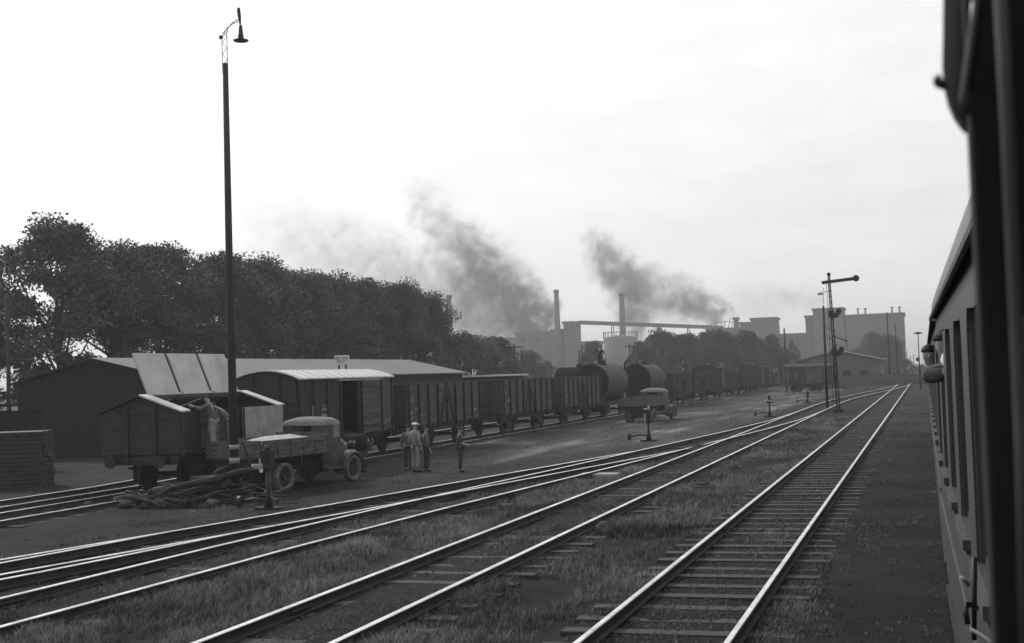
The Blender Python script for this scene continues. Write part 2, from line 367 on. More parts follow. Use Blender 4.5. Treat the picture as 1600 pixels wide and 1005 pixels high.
def place(root, x, yc, z=-.34): root.location = (x, yc, z)
def open_wagon(Lh, h=1.85, n=9, door=True):
    r = empty('open_wagon'); z0, z1 = 1.18, 1.18+h
    for sx in (-1, 1):
        mb = MB()
        for k in range(8):      # planks of uneven set
            a, b_ = z0+(z1-z0)*k/8, z0+(z1-z0)*(k+1)/8-.012; j = random.uniform(0, .012)
            mb.box(min(sx*1.3, sx*(1.36+j)), max(sx*1.3, sx*(1.36+j)), -Lh, Lh, a, b_)
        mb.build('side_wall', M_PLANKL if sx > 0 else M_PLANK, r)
        MB().box(sx*1.3-.05 if sx < 0 else 1.28, sx*1.3+.02 if sx < 0 else 1.4, -Lh-.02, Lh+.02, z1, z1+.06).build('top_rail', M_IRON, r)
        for k in range(n):
            y = -Lh+.06+(2*Lh-.12)*k/(n-1)
            x0, x1 = (1.37, 1.47) if sx > 0 else (-1.47, -1.37)
            MB().box(x0, x1, y-.05, y+.05, z0-.2, z1-.01).build('stake', M_IRON, r)
        if door and sx > 0:
            M1 = MB()
            for a, b_ in ((-.9, .9),): M1.tube([(1.42, a, z0+.05), (1.42, b_-.9, z1-.1)], .04, 6).tube([(1.42, .9, z0+.05), (1.42, .1, z1-.1)], .04, 6)
            M1.build('door_brace', M_IRON, r)
    for sy in (-1, 1):
        MB().box(-1.3, 1.3, min(sy*Lh, sy*(Lh-.06)), max(sy*Lh, sy*(Lh-.06)), z0, z1).box(-.6, -.5, min(sy*Lh, sy*(Lh+.08)), max(sy*Lh, sy*(Lh+.08)), z0, z1).box(.5, .6, min(sy*Lh, sy*(Lh+.08)), max(sy*Lh, sy*(Lh+.08)), z0, z1).build('end_wall', M_PLANK, r)
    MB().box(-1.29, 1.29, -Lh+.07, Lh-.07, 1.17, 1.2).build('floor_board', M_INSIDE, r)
    pm = MB()
    for (y, z, a, b_) in ((-Lh+.55, 2.25, .14, .2), (-Lh+.35, 1.7, .3, .1), (-Lh+.4, 1.5, .22, .06), (Lh-.8, 1.6, .4, .08), (-Lh+1.6, 1.55, .3, .06)):
        MB().box(1.375, 1.385, y-a/2, y+a/2, z, z+b_).build('painted_marking', M_TIN, r)
    for k in range(5): MB().box(1.375, 1.385, -Lh+.85+k*.09, -Lh+.9+k*.09, 1.85, 1.97).build('painted_digit', M_TIN, r)
    under(r, Lh, Lh-1.9)
    return r
def box_wagon(Lh, h=2.2, bright=True, door_open=True):
    r = empty('goods_van'); z0, z1 = 1.18, 1.18+h
    def roofz(x): return z1+.34*(1-(x/1.45)**2)
    def arc(off, n=12): return [(-1.45+2.9*i/n, roofz(-1.45+2.9*i/n)+off) for i in range(n+1)]
    for sy in (-1, 1):
        mb = MB(); a, b_ = min(sy*Lh, sy*(Lh-.06)), max(sy*Lh, sy*(Lh-.06))
        mb.poly([(-1.33, z0), (1.33, z0)]+[(x, z-.02) for x, z in arc(0)[::-1] if abs(x) <= 1.35], a, b_)
        mb.build('end_wall', M_PLANK, r)
        for x in (-.55, .55): MB().box(x-.05, x+.05, min(sy*Lh, sy*(Lh+.09)), max(sy*Lh, sy*(Lh+.09)), .9, z1+.2).build('end_post', M_IRON, r)
    d0, d1 = (-.85, .85)
    for sx in (-1, 1):
        for a, b_ in ((-Lh, d0), (d1, Lh)):
            mb = MB()
            nb = int((b_-a)/.16)
            for k in range(nb):
                j = random.uniform(0, .01); y0 = a+(b_-a)*k/nb
                mb.box(min(sx*1.3, sx*(1.35+j)), max(sx*1.3, sx*(1.35+j)), y0, y0+(b_-a)/nb-.008, z0, z1)
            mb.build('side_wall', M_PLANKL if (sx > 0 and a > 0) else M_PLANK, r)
            for k in range(4):
                y = a+(b_-a)*(k/3.0); y = max(-Lh+.05, min(Lh-.05, y))
                MB().box(1.36 if sx > 0 else -1.43, 1.43 if sx > 0 else -1.36, y-.045, y+.045, z0-.12, z1-.01).build('stake', M_IRON, r)
    # sliding door pushed aside, standing proud of the wall
    off = 1.95 if door_open else 0
    d = MB(); nb = 10
    for k in range(nb): d.box(1.45, 1.49+random.uniform(0, .01), d0-.05+off+1.8*k/nb-.0, d0-.05+off+1.8*(k+1)/nb-.01, z0-.03, z1-.1)
    dd = d.build('sliding_door', M_PLANKL, r)
    MB().box(1.495, 1.53, off-.85, off+.85, z0+.2, z0+.3).box(1.495, 1.53, off-.85, off+.85, z1-.4, z1-.3).build('door_bar', M_IRON, dd)
    MB().box(1.36, 1.5, -1.2, 3.0, z1-.09, z1-.03).build('door_rail', M_TIN if bright else M_IRON, r)
    MB().box(1.36, 1.56, -1.0, 1.0, z0-.12, z0-.05).build('door_sill', M_PLANKL, r)
    rf = MB(); A = arc(.0); B_ = arc(.05)
    rf.poly(A+B_[::-1], -Lh-.12, Lh+.12)
    for k in range(12):
        y = -Lh+.1+(2*Lh-.2)*k/11; rf.poly([(x, z+.051) for x, z in A]+[(x, z+.066) for x, z in A[::-1]], y-.03, y+.03)
    rf.build('roof', M_WHITEROOF if bright else M_FELT, r)
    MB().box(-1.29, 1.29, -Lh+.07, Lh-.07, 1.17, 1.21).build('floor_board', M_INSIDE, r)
    mk = MB()
    for (y, z, a, b_) in ((-2.35, 2.35, .34, .03), (-2.35, 1.95, .45, .1), (-2.35, 1.75, .3, .05), (-3.3, 2.0, .14, .4), (3.9, 1.55, .25, .06), (3.6, 1.4, .1, .14)): MB().box(1.372, 1.38, y-a/2, y+a/2, z, z+b_).build('painted_marking', M_TIN, r)
    for k in range(3): MB().disc((1.376, -2.5+k*.16, 2.22), (1, 0, 0), .07, .008, 12).build('painted_digit', M_TIN, r)
    under(r, Lh, Lh-1.9)
    return r
# lidded lime wagon, three lids raised
lw = empty('lidded_wagon', (WX, 38.95, -.34)); tag(lw, 'gable roofed lime wagon with three pale lids raised, beside the loaded lorry', 'goods wagon')
LH = 3.3; ez, rz_ = 2.5, 2.98
for sy in (-1, 1):
    a, b_ = min(sy*LH, sy*(LH-.07)), max(sy*LH, sy*(LH-.07))
    MB().poly([(-1.4, 1.18), (1.4, 1.18), (1.4, ez), (0, rz_), (-1.4, ez)], a, b_).build('end_wall', M_PLANK, lw)
    for x in (-.5, .5): MB().box(x-.05, x+.05, min(sy*LH, sy*(LH+.08)), max(sy*LH, sy*(LH+.08)), .9, ez+.1).build('end_post', M_IRON, lw)
    y0, y1 = (-LH-.12, -LH+.42) if sy < 0 else (LH-.42, LH+.12)
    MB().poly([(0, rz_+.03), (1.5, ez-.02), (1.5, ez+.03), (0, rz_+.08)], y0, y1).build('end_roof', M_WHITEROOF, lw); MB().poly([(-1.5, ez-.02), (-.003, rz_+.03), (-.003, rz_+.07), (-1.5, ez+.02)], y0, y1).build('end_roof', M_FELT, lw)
for sx in (-1, 1):
    mb = MB()
    for k in range(8): mb.box(min(sx*1.34, sx*1.4), max(sx*1.34, sx*1.4), -LH+.07, LH-.07, 1.18+k*.165, 1.18+(k+1)*.165-.01)
    mb.build('side_wall', M_PLANK, lw)
    for k in range(8):
        y = -LH+.06+(2*LH-.12)*k/7; MB().box(1.41 if sx > 0 else -1.49, 1.49 if sx > 0 else -1.41, y-.04, y+.04, 1.1, ez).build('stake', M_IRON, lw)
dp = MB().box(1.5, 1.54, .35, 3.25, 1.25, 2.5).build('pale_side_panel', M_TIN, lw); MB().box(1.545, 1.58, .32, .4, 1.25, 2.52).box(1.545, 1.58, 3.2, 3.28, 1.25, 2.52).build('edge_frame', M_IRON, dp)  # paler panel with dark edge strips over half of the wagon side
MB().box(1.5, 1.53, -2.3, -1.2, 1.3, 2.45).build('notice_panel', M_PLANKL, lw)
MB().box(-.06, .06, -LH+.43, LH-.43, rz_-.12, rz_-.03).build('ridge_beam', M_IRON, lw)
for k in range(3):
    y0 = -2.87+k*1.95; a = math.atan2(.58, 1.42)
    ML = Matrix.Translation((0, y0, rz_)) @ Matrix.Rotation(-a, 4, 'Y')
    ld = MB().box(-.03, .03, 0, 1.78, 0, 1.5, 0, ML).build('lid', M_LID, lw)
    MB().box(.032, .1, .0, 1.78, 0, .07, 0, ML).build('hinge_strip', M_LID, ld)
    if k < 2: MB().box(-.1, .0, 1.78, 1.94, -.02, 1.5, 0, ML).build('lid_gap_board', M_IRON, ld)
    # closed lid on the far slope
    MB().add([(-.1, y0, rz_-.03), (-1.48, y0, ez+.0), (-1.48, y0+1.8, ez+.0), (-.1, y0+1.8, rz_-.03), (-.1, y0, rz_+.02), (-1.48, y0, ez+.05), (-1.48, y0+1.8, ez+.05), (-.1, y0+1.8, rz_+.02)], [(0, 1, 2, 3), (4, 7, 6, 5), (0, 4, 5, 1), (1, 5, 6, 2), (2, 6, 7, 3), (3, 7, 4, 0)]).build('lid', M_LID, lw)
MB().box(-1.33, 1.33, -LH+.08, LH-.08, 1.17, 1.2).build('floor_board', M_INSIDE, lw)
under(lw, LH, 1.9)
# goods van with the pale roof
bv = box_wagon(4.4); place(bv, WX, 48.2); tag(bv, 'covered goods van with pale curved roof and open sliding door, behind the near lorry', 'goods wagon')
ow = open_wagon(4.95); place(ow, WX, 59.3); G_OW = 'high sided open wagons standing in the yard'
tag(ow, 'open plank wagon next behind the van with the pale roof', 'goods wagon', G_OW)
def put_open(yc, lab, x=WX):
    o = copy_tree(ow); place(o, x, yc); tag(o, lab, 'goods wagon', G_OW); return o
put_open(73.1, 'second open plank wagon beyond the pale roofed van, to the right of the men')
put_open(85.6, 'third open plank wagon, in front of the dark tank ends')
put_open(124.0, 'open plank wagon just right of the two tank wagons and far lorry')
put_open(135.5, 'open plank wagon between the tank wagons and the small dark van')
put_open(164.0, 'low looking open wagon just beyond the small dark van')
put_open(176.0, 'last open wagon before the two dark vans ending the row')
dv = box_wagon(3.6, 2.2, False, False); place(dv, WX, 149.5); tag(dv, 'small dark covered van rising between distant open wagons', 'goods wagon', 'dark covered vans far down the row')
for yc, lab in ((188.0, 'second last dark van of the long wagon row'), (197.0, 'dark van at the very far end of the wagon row')):
    o = copy_tree(dv); place(o, WX, yc); tag(o, lab, 'goods wagon', 'dark covered vans far down the row')
def tank_wagon(Lb, rad, lab, x, yc, zc=2.6, mt=None):
    r = empty('tank_wagon', (x, yc, -.34)); tag(r, lab, 'tank wagon')
    mb = MB(); n = 30; pts = [(-Lb, rad), (Lb, rad)]
    mb.tube([(0, -Lb, zc), (0, Lb, zc)], rad, n, 0, False)
    mb.build('barrel', mt or M_TANK, r)
    for k in range(5):
        y = -Lb+.3+(2*Lb-.6)*k/4; MB().tube([(0, y-.04, zc), (0, y+.04, zc)], rad+.03, n, 0, True, False).build('band', mt or M_TANK, r)
    for sy in (-1, 1):
        mb = MB(); mb.tube([(0, sy*Lb, zc), (0, sy*(Lb+.1), zc), (0, sy*(Lb+.22), zc), (0, sy*(Lb+.28), zc)], [rad+.02, rad*.93, rad*.6, .02], n, 0, False); mb.build('tank_end', M_TANKD, r)
    MB().box(-.9, .9, -Lb, -Lb+.3, 1.12, zc-rad*.7).box(-.9, .9, Lb-.3, Lb, 1.12, zc-rad*.7).build('cradle', M_IRON, r)
    MB().tube([(0, 0, zc+rad-.1), (0, 0, zc+rad+.3)], .35, 16).box(-.5, .5, -.9, -.45, zc+rad+.02, zc+rad+.08).build('filler_dome', M_IRON, r)
    under(r, Lb+.5, Lb-.9)
    return r
tank_wagon(3.5, 1.32, 'tank wagon with a round dark end and a man climbing on it', WX, 97.0)
tank_wagon(3.5, 1.32, 'farther tank wagon showing pale ribbed barrel above the far lorry', WX, 112.5)
tank_wagon(1.9, 1.25, 'low dark tank drum lying left of the bigger tank ends', -28.3, 109.5, 2.6, M_TANKD).rotation_euler = (0, 0, R(78))
# isolated wagon far right of the yard
iv = box_wagon(3.3, 2.0, False, False); place(iv, -14.6, 172, -.3); iv.rotation_euler = (0, 0, R(-55)); tag(iv, 'lone dark van standing apart left of the signal mast', 'goods wagon')
# ------------------------------------------------------------------ lorries
def lorry(loc, heading, lab, load=True):
    """origin: ground under rear axle centre; +Y forward"""
    r = empty('lorry', loc, -heading); tag(r, lab, 'lorry')
    WB, ht = 4.1, 1.08
    y0, y1 = -1.25, 2.35
    zb, zt = 1.15, 1.68
    def wl(name, x, y, rr, th, dual=False):
        root_ = empty('wheel', (x, y, rr)); root_.parent = r
        s = 1 if x > 0 else -1
        prof = [(.0, rr-.16), (th*.5, rr-.1), (th*.62, rr-.03), (th*.5, rr), (-th*.5, rr), (-th*.62, rr-.03), (-th*.5, rr-.1)]
        mb = MB(); n = 32; vs_ = []; fs = []
        for i in range(n):
            a = 2*math.pi*i/n
            for px, q in prof: vs_.append((px*s, q*math.cos(a), q*math.sin(a)))
        m_ = len(prof)
        for i in range(n):
            for k in range(m_): a, b_ = i*m_+k, i*m_+(k+1) % m_; c_, d_ = ((i+1) % n)*m_+(k+1) % m_, ((i+1) % n)*m_+k; fs.append((a, b_, c_, d_))
        mb.add(vs_, fs, 0, True)
        if dual: mb.add([(v[0]-s*.27, v[1], v[2]) for v in vs_], fs, 0, True)
        mb.build('tyre', M_DUST, root_)
        rm = MB(); rm.disc((0, 0, 0), (1, 0, 0), rr-.14, .05, 28)
        for k in range(6):
            a = k*math.pi/3; rm.disc((s*.05, math.cos(a)*(rr-.24), math.sin(a)*(rr-.24)), (1, 0, 0), .045, .02, 10)
        rm.tube([(0, 0, 0), (s*.1, 0, 0)], [.13, .09], 14); rm.build('rim', M_IRON, root_)
    for s in (-1, 1):
        wl('w', s*.92, 0, .46, .2, True); wl('w', s*.86, WB, .44, .19)
    MB().box(-.45, -.35, y0+.1, WB+.6, .62, .8).box(.35, .45, y0+.1, WB+.6, .62, .8).box(-.9, .9, -.07, .07, .4, .52).box(-.8, .8, WB-.06, WB+.06, .38, .48).box(-1.0, 1.0, y0+.2, y0+.3, .8, 1.12).box(-1, 1, .9, 1, .8, 1.12).box(-1, 1, 2.1, 2.2, .8, 1.12).box(-.3, .3, -.3, .3, .3, .75).build('chassis', M_IRON, r)
    bed_ = MB().box(-1.1, 1.1, y0, y1, zb-.05, zb).build('bed_floor', M_TRUCKW, r)
    for s in (-1, 1):
        mb = MB()
        for k in range(3): mb.box(min(s*1.06, s*1.1), max(s*1.06, s*1.1), y0, y1, zb+.01+k*.175, zb+.01+(k+1)*.175-.012)
        for k in range(6): y = y0+.05+(y1-y0-.1)*k/5; mb.box(min(s*1.1, s*1.13), max(s*1.1, s*1.13), y-.03, y+.03, zb, zt-.02)
        mb.build('side_board', M_TRUCKW, r)
    MB().box(-1.05, 1.05, y0-.04, y0, zb+.01, zt).box(-1.0, -.93, y0-.07, y0-.041, zb, zt-.02).box(.93, 1.0, y0-.07, y0-.041, zb, zt-.02).build('tailboard', M_TRUCKW, r)
    MB().box(-1.05, 1.05, y1, y1+.05, zb+.01, zt+.1).build('headboard', M_TRUCKW, r)
    MB().box(1.0, 1.1, y0-.1, y0-.045, .72, 1.14).box(.72, 1.0, y0-.12, y0-.05, .9, .98).build('number_plate', M_WPAINT, r)
    if load:
        n = 26; vs_ = []; fs = []
        for j in range(n):
            for i in range(n):
                x = -1.05+2.1*i/(n-1); y = y0+.03+(y1-y0-.05)*j/(n-1)
                u = (x/1.05); v_ = (y-.4)/1.7
                z = zt-.12+.17*max(0, 1-u*u*.8-((y-1.2)/1.3)**2)+.05*noise.noise((x*4, y*4, 1))+.03*noise.noise((x*11, y*11, 2)); vs_.append((x, y, max(z, zt-.16)))
        for j in range(n-1):
            for i in range(n-1): fs.append((j*n+i, j*n+i+1, (j+1)*n+i+1, (j+1)*n+i))
        lm = MB(); lm.add(vs_, fs, 0, True); hp = lm.build('lime_heap', M_LIME)
        hp.location = loc; hp.rotation_euler = (0, 0, -heading); tag(hp, 'pale heap of lime filling the bed of the near lorry', 'lime')
    # cab: rounded body by lofted sections
    def sect(y, wb, wt, zlo, zsh, ztop):
        pts = []
        pts += [(-wb, zlo), (-wb, zsh)]
        for k in range(9):
            a = math.pi-math.pi*k/8; pts.append((wt*math.copysign(abs(math.cos(a))**.55, math.cos(a)), zsh+.05+(ztop-zsh-.05)*math.sin(a)**.6))
        pts += [(wb, zsh), (wb, zlo)]
        return [Vector((x, y, z)) for x, z in pts]
    def loft(secs, mi=0):
        mb = MB(); n = len(secs[0]); vs_ = [v for s_ in secs for v in s_]; fs = []
        for i in range(len(secs)-1):
            for k in range(n-1): a = i*n+k; fs.append((a, a+1, a+1+n, a+n))
        mb.add(vs_, fs, mi, True); mb.add(secs[0], [tuple(range(n))], mi); mb.add(secs[-1], [tuple(range(n))[::-1]], mi); return mb
    cy = y1+.12
    lower = loft([sect(cy, .83, .83, .72, 1.3, 1.52), sect(cy+1.25, .8, .8, .72, 1.3, 1.52)]); lower.build('cab', M_TRUCK, r)
    # roof with posts
    rf = MB(); secs = []
    for (y, w_, z) in ((cy-.06, .8, 2.0), (cy-.04, .86, 2.12), (cy+.12, .9, 2.22), (cy+.45, .9, 2.27), (cy+.85, .86, 2.25), (cy+1.08, .8, 2.18), (cy+1.2, .7, 2.05)):
        secs.append([Vector((w_*math.copysign(abs(math.cos(math.pi*k/10))**.7, math.cos(math.pi*k/10)), y, 1.98+(z-1.98)*max(0, math.sin(math.pi*k/10))**.75)) for k in range(11)])
    loft(secs).build('cab_roof', M_ROOF, r)
    MB().box(-.8, -.72, cy, cy+.12, 1.5, 2.05).box(.72, .8, cy, cy+.12, 1.5, 2.05).box(-.76, -.7, cy+1.06, cy+1.13, 1.5, 2.05).box(.7, .76, cy+1.06, cy+1.13, 1.5, 2.05).box(-.72, .72, cy-.01, cy+.03, 1.5, 1.62).box(-.72, -.35, cy-.01, cy+.03, 1.62, 2.03).box(.35, .72, cy-.01, cy+.03, 1.62, 2.03).build('cab_post', M_TRUCK, r)
    MB().box(-.7, .7, cy+1.09, cy+1.1, 1.5, 2.03).build('windscreen', M_GLASS, r); MB().box(.755, .765, cy+.6, cy+1.05, 1.54, 2.0).build('side_window', M_GLINT, r); MB().box(.74, .8, cy+.12, cy+.6, 1.5, 2.02).build('cab_quarter', M_TRUCK, r)
    MB().box(.79, .82, cy+.1, cy+1.05, .8, 1.52).box(.82, .85, cy+.9, cy+1.0, 1.36, 1.4).build('door', M_TRUCK, r)
    # bonnet
    b2 = []
    for (y, wb, zt_) in ((cy+1.2, .55, 1.52), (cy+1.6, .48, 1.46), (cy+2.05, .38, 1.38), (cy+2.2, .34, 1.28)): b2.append(sect(y, wb, wb, .7, zt_-.28, zt_))
    loft(b2).build('bonnet', M_TRUCK, r)
    # wings
    for s in (-1, 1):
        mb = MB(); vs_ = []; n = 14
        for k in range(n+1):
            a = R(188)-R(200)*k/n; rr = .6
            yy, zz = WB-rr*math.cos(math.pi-a) if False else WB+rr*math.cos(a), .44+rr*math.sin(a)
            for (x, dz) in ((.55, -.02), (.7, .03), (.9, .03), (1.02, -.03), (1.03, -.09), (.56, -.06)): vs_.append((s*x, yy, zz+dz))
        fs = [(k*6+i, k*6+(i+1) % 6, (k+1)*6+(i+1) % 6, (k+1)*6+i) for k in range(n) for i in range(6)]
        mb.add(vs_, fs, 0, True); mb.build('wing', M_TRUCK, r)
        MB().box(min(s*.72, s*1.0), max(s*.72, s*1.0), cy+.05, WB-.55, .5, .55).box(min(s*.72, s*.76), max(s*.72, s*.76), cy+.05, WB-.55, .55, .72).build('running_board', M_TRUCK, r)
        MB().sph((s*.62, cy+2.0, 1.22), (.13, .12, .13)).tube([(s*.62, cy+2.0, 1.1), (s*.55, cy+1.95, .95)], .02, 6).build('headlight', M_IRON, r)
    return r
lorry((-20.35, 37.55, -.5), R(8), 'dusty lorry heaped with lime, standing beside the lidded wagon')
lorry((-18.6, 88.0, -.5), R(8), 'farther lorry with pale load standing before the tank wagons', False)
# canvas heap on far lorry
# ------------------------------------------------------------------ lamp post
lp = empty('lamp_post', (-19.5, 34.5, -.5)); tag(lp, 'very tall dark lamp post with curved lattice arm, rising before the lidded wagon', 'lamp post')
MB().tube([(0, 0, 0), (-.02, 0, 6), (0.01, 0, 13.0)], [.135, .112, .082], 14).build('pole', M_POLE, lp)
lat = MB()
for s in (-1, 1): lat.tube([(s*.085, 0, 12.7), (s*.085, 0, 13.7 if s < 0 else 13.85)], .012, 5)
for k in range(6):
    z = 12.95+k*.17; s = 1 if k % 2 else -1; lat.tube([(s*.085, 0, z), (-s*.085, 0, z+.17)], .009, 4)
arc_ = [(.085+.45*(1-math.cos(a)), 0, 13.85+.42*math.sin(a)) for a in [math.pi/2*i/8 for i in range(9)]]
arc2 = [(-.085+.62*(1-math.cos(a)), 0, 13.7+.5*math.sin(a)) for a in [math.pi/2*i/8 for i in range(9)]]
lat.tube(arc_, .013, 5).tube(arc2, .012, 5)
for k in range(1, 8): lat.tube([arc_[k], arc2[k]], .008, 4)
lat.box(-.16, -.07, -.04, .04, 13.75, 13.85); lat.build('lattice_arm', M_IRON, lp)
lh = MB().tube([(.5, 0, 14.62), (.5, 0, 14.52), (.52, 0, 14.35), (.54, 0, 14.12)], [.04, .055, .05, .025], 10).build('hanger', M_IRON, lp)
MB().tube([(.55, 0, 14.1), (.55, 0, 14.05), (.55, 0, 13.82), (.55, 0, 13.76), (.55, 0, 13.7), (.55, 0, 13.64)], [.035, .05, .07, .09, .08, .22], 20).tube([(.55, 0, 13.64), (.55, 0, 13.61)], [.23, .21], 20).build('lamp_shade', M_IRON, lp)
MB().tube([(0, 0, 1.52), (0, 0, 1.66)], .148, 14).build('white_band', M_TIN, lp); MB().tube([(0, 0, 1.12), (0, 0, 1.28)], .152, 14).build('white_band', M_TIN, lp)
# ------------------------------------------------------------------ semaphore
sm = empty('semaphore_signal', (-5.2, 83.4, 0)); sm.rotation_euler = (0, R(-1.6), 0); tag(sm, 'dark semaphore signal with one raised arm, beside the ladder tracks', 'signal')
def mast(h, r=.09):
    mb = MB()
    for sx in (-1, 1):
        for sy in (-1, 1): mb.tube([(sx*(r+.03), sy*(r+.03), 0), (sx*r*.75, sy*r*.75, h)], .038, 5)
    for k in range(int(h/.35)):
        z = k*.35; mb.tube([(-r, -r, z), (r, -r, z+.35)], .014, 4).tube([(r, -r, z), (r, r, z+.35)], .014, 4).tube([(r, r, z), (-r, r, z+.35)], .014, 4)
    mb.box(-.3, .3, -.3, .3, -.1, .25); return mb
mast(8.5, .06).build('mast', M_IRON, sm)
MB().sph((0, 0, 8.58), .12).build('finial', M_IRON, sm)
MB().tube([(-.3, -.14, .02), (-.16, -.14, 8.3)], .012, 4).tube([(.3-.6, .1, .02), (-.17, .14, 8.2)], .012, 4).build('ladder', M_IRON, sm)
ar = MB().box(-.45, 1.5, -.2, -.16, 8.0, 8.2, 0, Matrix.Translation((0, 0, 0)) @ Matrix.Translation((0, 0, 8.1)) @ Matrix.Rotation(R(-3), 4, 'Y') @ Matrix.Translation((0, 0, -8.1)))
ar.disc((1.62, -.18, 8.19), (0, 1, 0), .2, .04, 24); ar.build('signal_arm', M_IRON, sm)
for z in (6.1, 3.75):
    MB().box(-.16, .16, -.3, -.1, z-.2, z+.2).disc((.3, -.2, z-.08), (0, 1, 0), .17, .08, 18).disc((.46, -.2, z+.14), (0, 1, 0), .17, .08, 18).tube([(.1, -.2, z-.25), (.42, -.2, z)], .05, 6).build('lamp_spectacle', M_IRON, sm)
for z in (7.5, 5.2, 4.6): MB().tube([(-.05, -.1, z), (-.35, -.1, z), (-.38, -.1, z+.25)], .018, 5).build('crank', M_IRON, sm)
MB().tube([(0, -.15, 4.75), (.72, -.15, 4.42)], .03, 6).sph((.75, -.15, 4.4), .07).build('lever_arm', M_IRON, sm)
MB().box(-.16, .12, -.28, -.1, 2.0, 2.4).build('control_box', M_IRON, sm)
# platform like base
# disc signal at the end of the main track
ds = empty('disc_signal'); p = at(1437, 579, 150); ds.location = (p.x, 150, 0); tag(ds, 'slender post with a flat round top, beside the leaning passengers', 'signal')
MB().tube([(0, 0, 0), (0, 0, 6.1)], [.08, .05], 8).build('post', M_IRON, ds)
MB().tube([(0, 0, 6.05), (0, 0, 6.12), (0, 0, 6.3)], [.1, .55, .12], 18).build('flat_top', M_IRON, ds)
MB().disc((-.14, -.12, 3.3), (0, 1, 0), .22, .1, 16).build('lamp_disc', M_IRON, ds); MB().box(-.1, .1, -.1, .1, 2.2, 2.6).build('control_box', M_IRON, ds)
# ------------------------------------------------------------------ switch stands
def stand(px, py, z, lab, h=1.2, kind=0):
    v = ray(px, py); k_ = (z-HC)/v.z; r = empty('switch_stand', (v.x*k_, v.y*k_, z)); tag(r, lab, 'switch stand', 'hand operated switch stands')
    MB().box(-.35, .35, -.12, .12, 0, .08).tube([(0, 0, .05), (0, 0, .35), (0, 0, h-.45)], [.13, .07, .04], 10).build('post', M_BLACK, r)
    MB().tube([(0, 0, .25), (-.45, 0, .3), (-.8, 0, .22)], .035, 6).disc((-.85, 0, .22), (1, 0, 0), .16, .1, 12).build('lever', M_BLACK, r)
    if kind == 0:
        MB().box(-.14, .14, -.13, .13, h-.5, h-.02).tube([(0, 0, h-.02), (0, 0, h+.12)], [.1, .03], 8).build('lantern', M_BLACK, r)
        MB().box(-.16, -.07, -.15, -.135, h-.48, h-.1 if h < 1.5 else h-.36).build('white_plate', M_TIN, r)
    else:
        MB().tube([(0, 0, h-.42), (0, 0, h-.36), (0, 0, h-.2), (0, 0, h-.14)], [.08, .24, .24, .08], 14).tube([(0, 0, h-.15), (0, 0, h+.1)], [.09, .04], 8).build('lantern', M_BLACK, r)
        MB().tube([(0, 0, h-.31), (0, 0, h-.26)], .247, 14).build('white_plate', M_WPAINT, r)
    return r
s0 = stand(420, 797, -.42, 'switch stand with pale marks at the right corner of the log pile', 1.6)
MB().box(-.34, -.15, -.15, -.1, 1.1, 1.2).build('white_plate', M_TIN, s0)
stand(1014, 690, -.1, 'switch stand with upright pale plate, in front of the farther lorry', 1.3)
stand(1203, 652, -.05, 'switch stand with round dark lantern, between yard and ladder tracks', 1.25, 1)
stand(1262, 630, -.2, 'dark lever stand below the lone van near the signal mast', .95)
stand(1321, 608, -.1, 'tiny distant lantern stand right of the signal mast', 1.4, 1)
# ------------------------------------------------------------------ poles
def pole(px, pyb, z, pyt, lab, cross=False, r0=.14, Y=None):
    if Y is None:
        v = ray(px, pyb); k_ = (z-HC)/v.z; x, y = v.x*k_, v.y*k_
    else: y = Y; x = at(px, pyb, Y).x
    top = at(px, pyt, y).z
    mb = MB().tube([(0, 0, 0), (random.uniform(-.03, .03)*(top-z)*.3, 0, top-z)], [r0, r0*.7], 8)
    if not cross: o = mb.build('pole', M_POLE)
    else:
        o = empty('telegraph_pole'); mb.build('post', M_POLE, o); h = top-z
        MB().box(-.8, .8, -.05, .05, h-.35, h-.25).build('crossarm', M_POLE, o)
        for k in (-.7, -.35, .35, .7): MB().tube([(k, 0, h-.25), (k, 0, h-.12)], .04, 6).build('insulator', M_WPAINT, o)
    o.location = (x, y, z); tag(o, lab, 'pole'); return o
pole(1230, 612, -.4, 513, 'dark bare pole left of the lone van', r0=.16)
pole(1293, 640, 0, 478, 'tall dark pole just left of the semaphore mast', r0=.1)
pole(1391, 600, -.2, 488, 'tall pole before the big square silo', r0=.16)
pole(1403, 600, -.2, 507, 'shorter pole right beside the one before the silo', r0=.13)
pole(15, 700, -.5, 458, 'faint pole before the trees at the left edge', r0=.12, Y=52)
pole(807, 640, -.5, 537, 'telegraph pole with crossarm left of a bare leaning pole', True, .12, Y=115)
pole(818, 640, -.5, 552, 'bare pole just right of the crossarm pole behind open wagons', r0=.13, Y=110)
pole(704, 600, -.5, 475, 'dark slim mast beside the pale chimney at the end of the tree row', r0=.13, Y=135)
pole(690, 600, -.5, 534, 'thin pole rising at the far end of the warehouse roof', r0=.08, Y=104)
pole(911, 600, -.5, 540, 'pole behind the dark tank drum, taller of a close pair', r0=.1, Y=130)
pole(906, 600, -.5, 547, 'pole behind the dark tank drum, shorter of a close pair', r0=.1, Y=128)
pole(986, 600, -.5, 537, 'telegraph pole with crossarm behind the tank wagons', True, .11, Y=150)
pole(1360, 600, -.5, 540, 'slim pole left of the tree before the silo', r0=.12, Y=235)
pole(1187, 600, -.5, 530, 'slim pole among the trees above the dark vans', r0=.12, Y=215)
pole(860, 600, -.5, 570, 'short thin pole right of the pale distant tree', r0=.08, Y=140)
for i, (px, top) in enumerate(((1419, 548), (1424, 556), (1429, 553), (1416, 560))):
    pole(px, 590, -.5, top, ['distant mast first right of the big silo', 'distant mast second right of the big silo', 'distant mast nearest the slender disc post', 'low distant mast at the foot of the big silo'][i], r0=.12, Y=330+i*25)
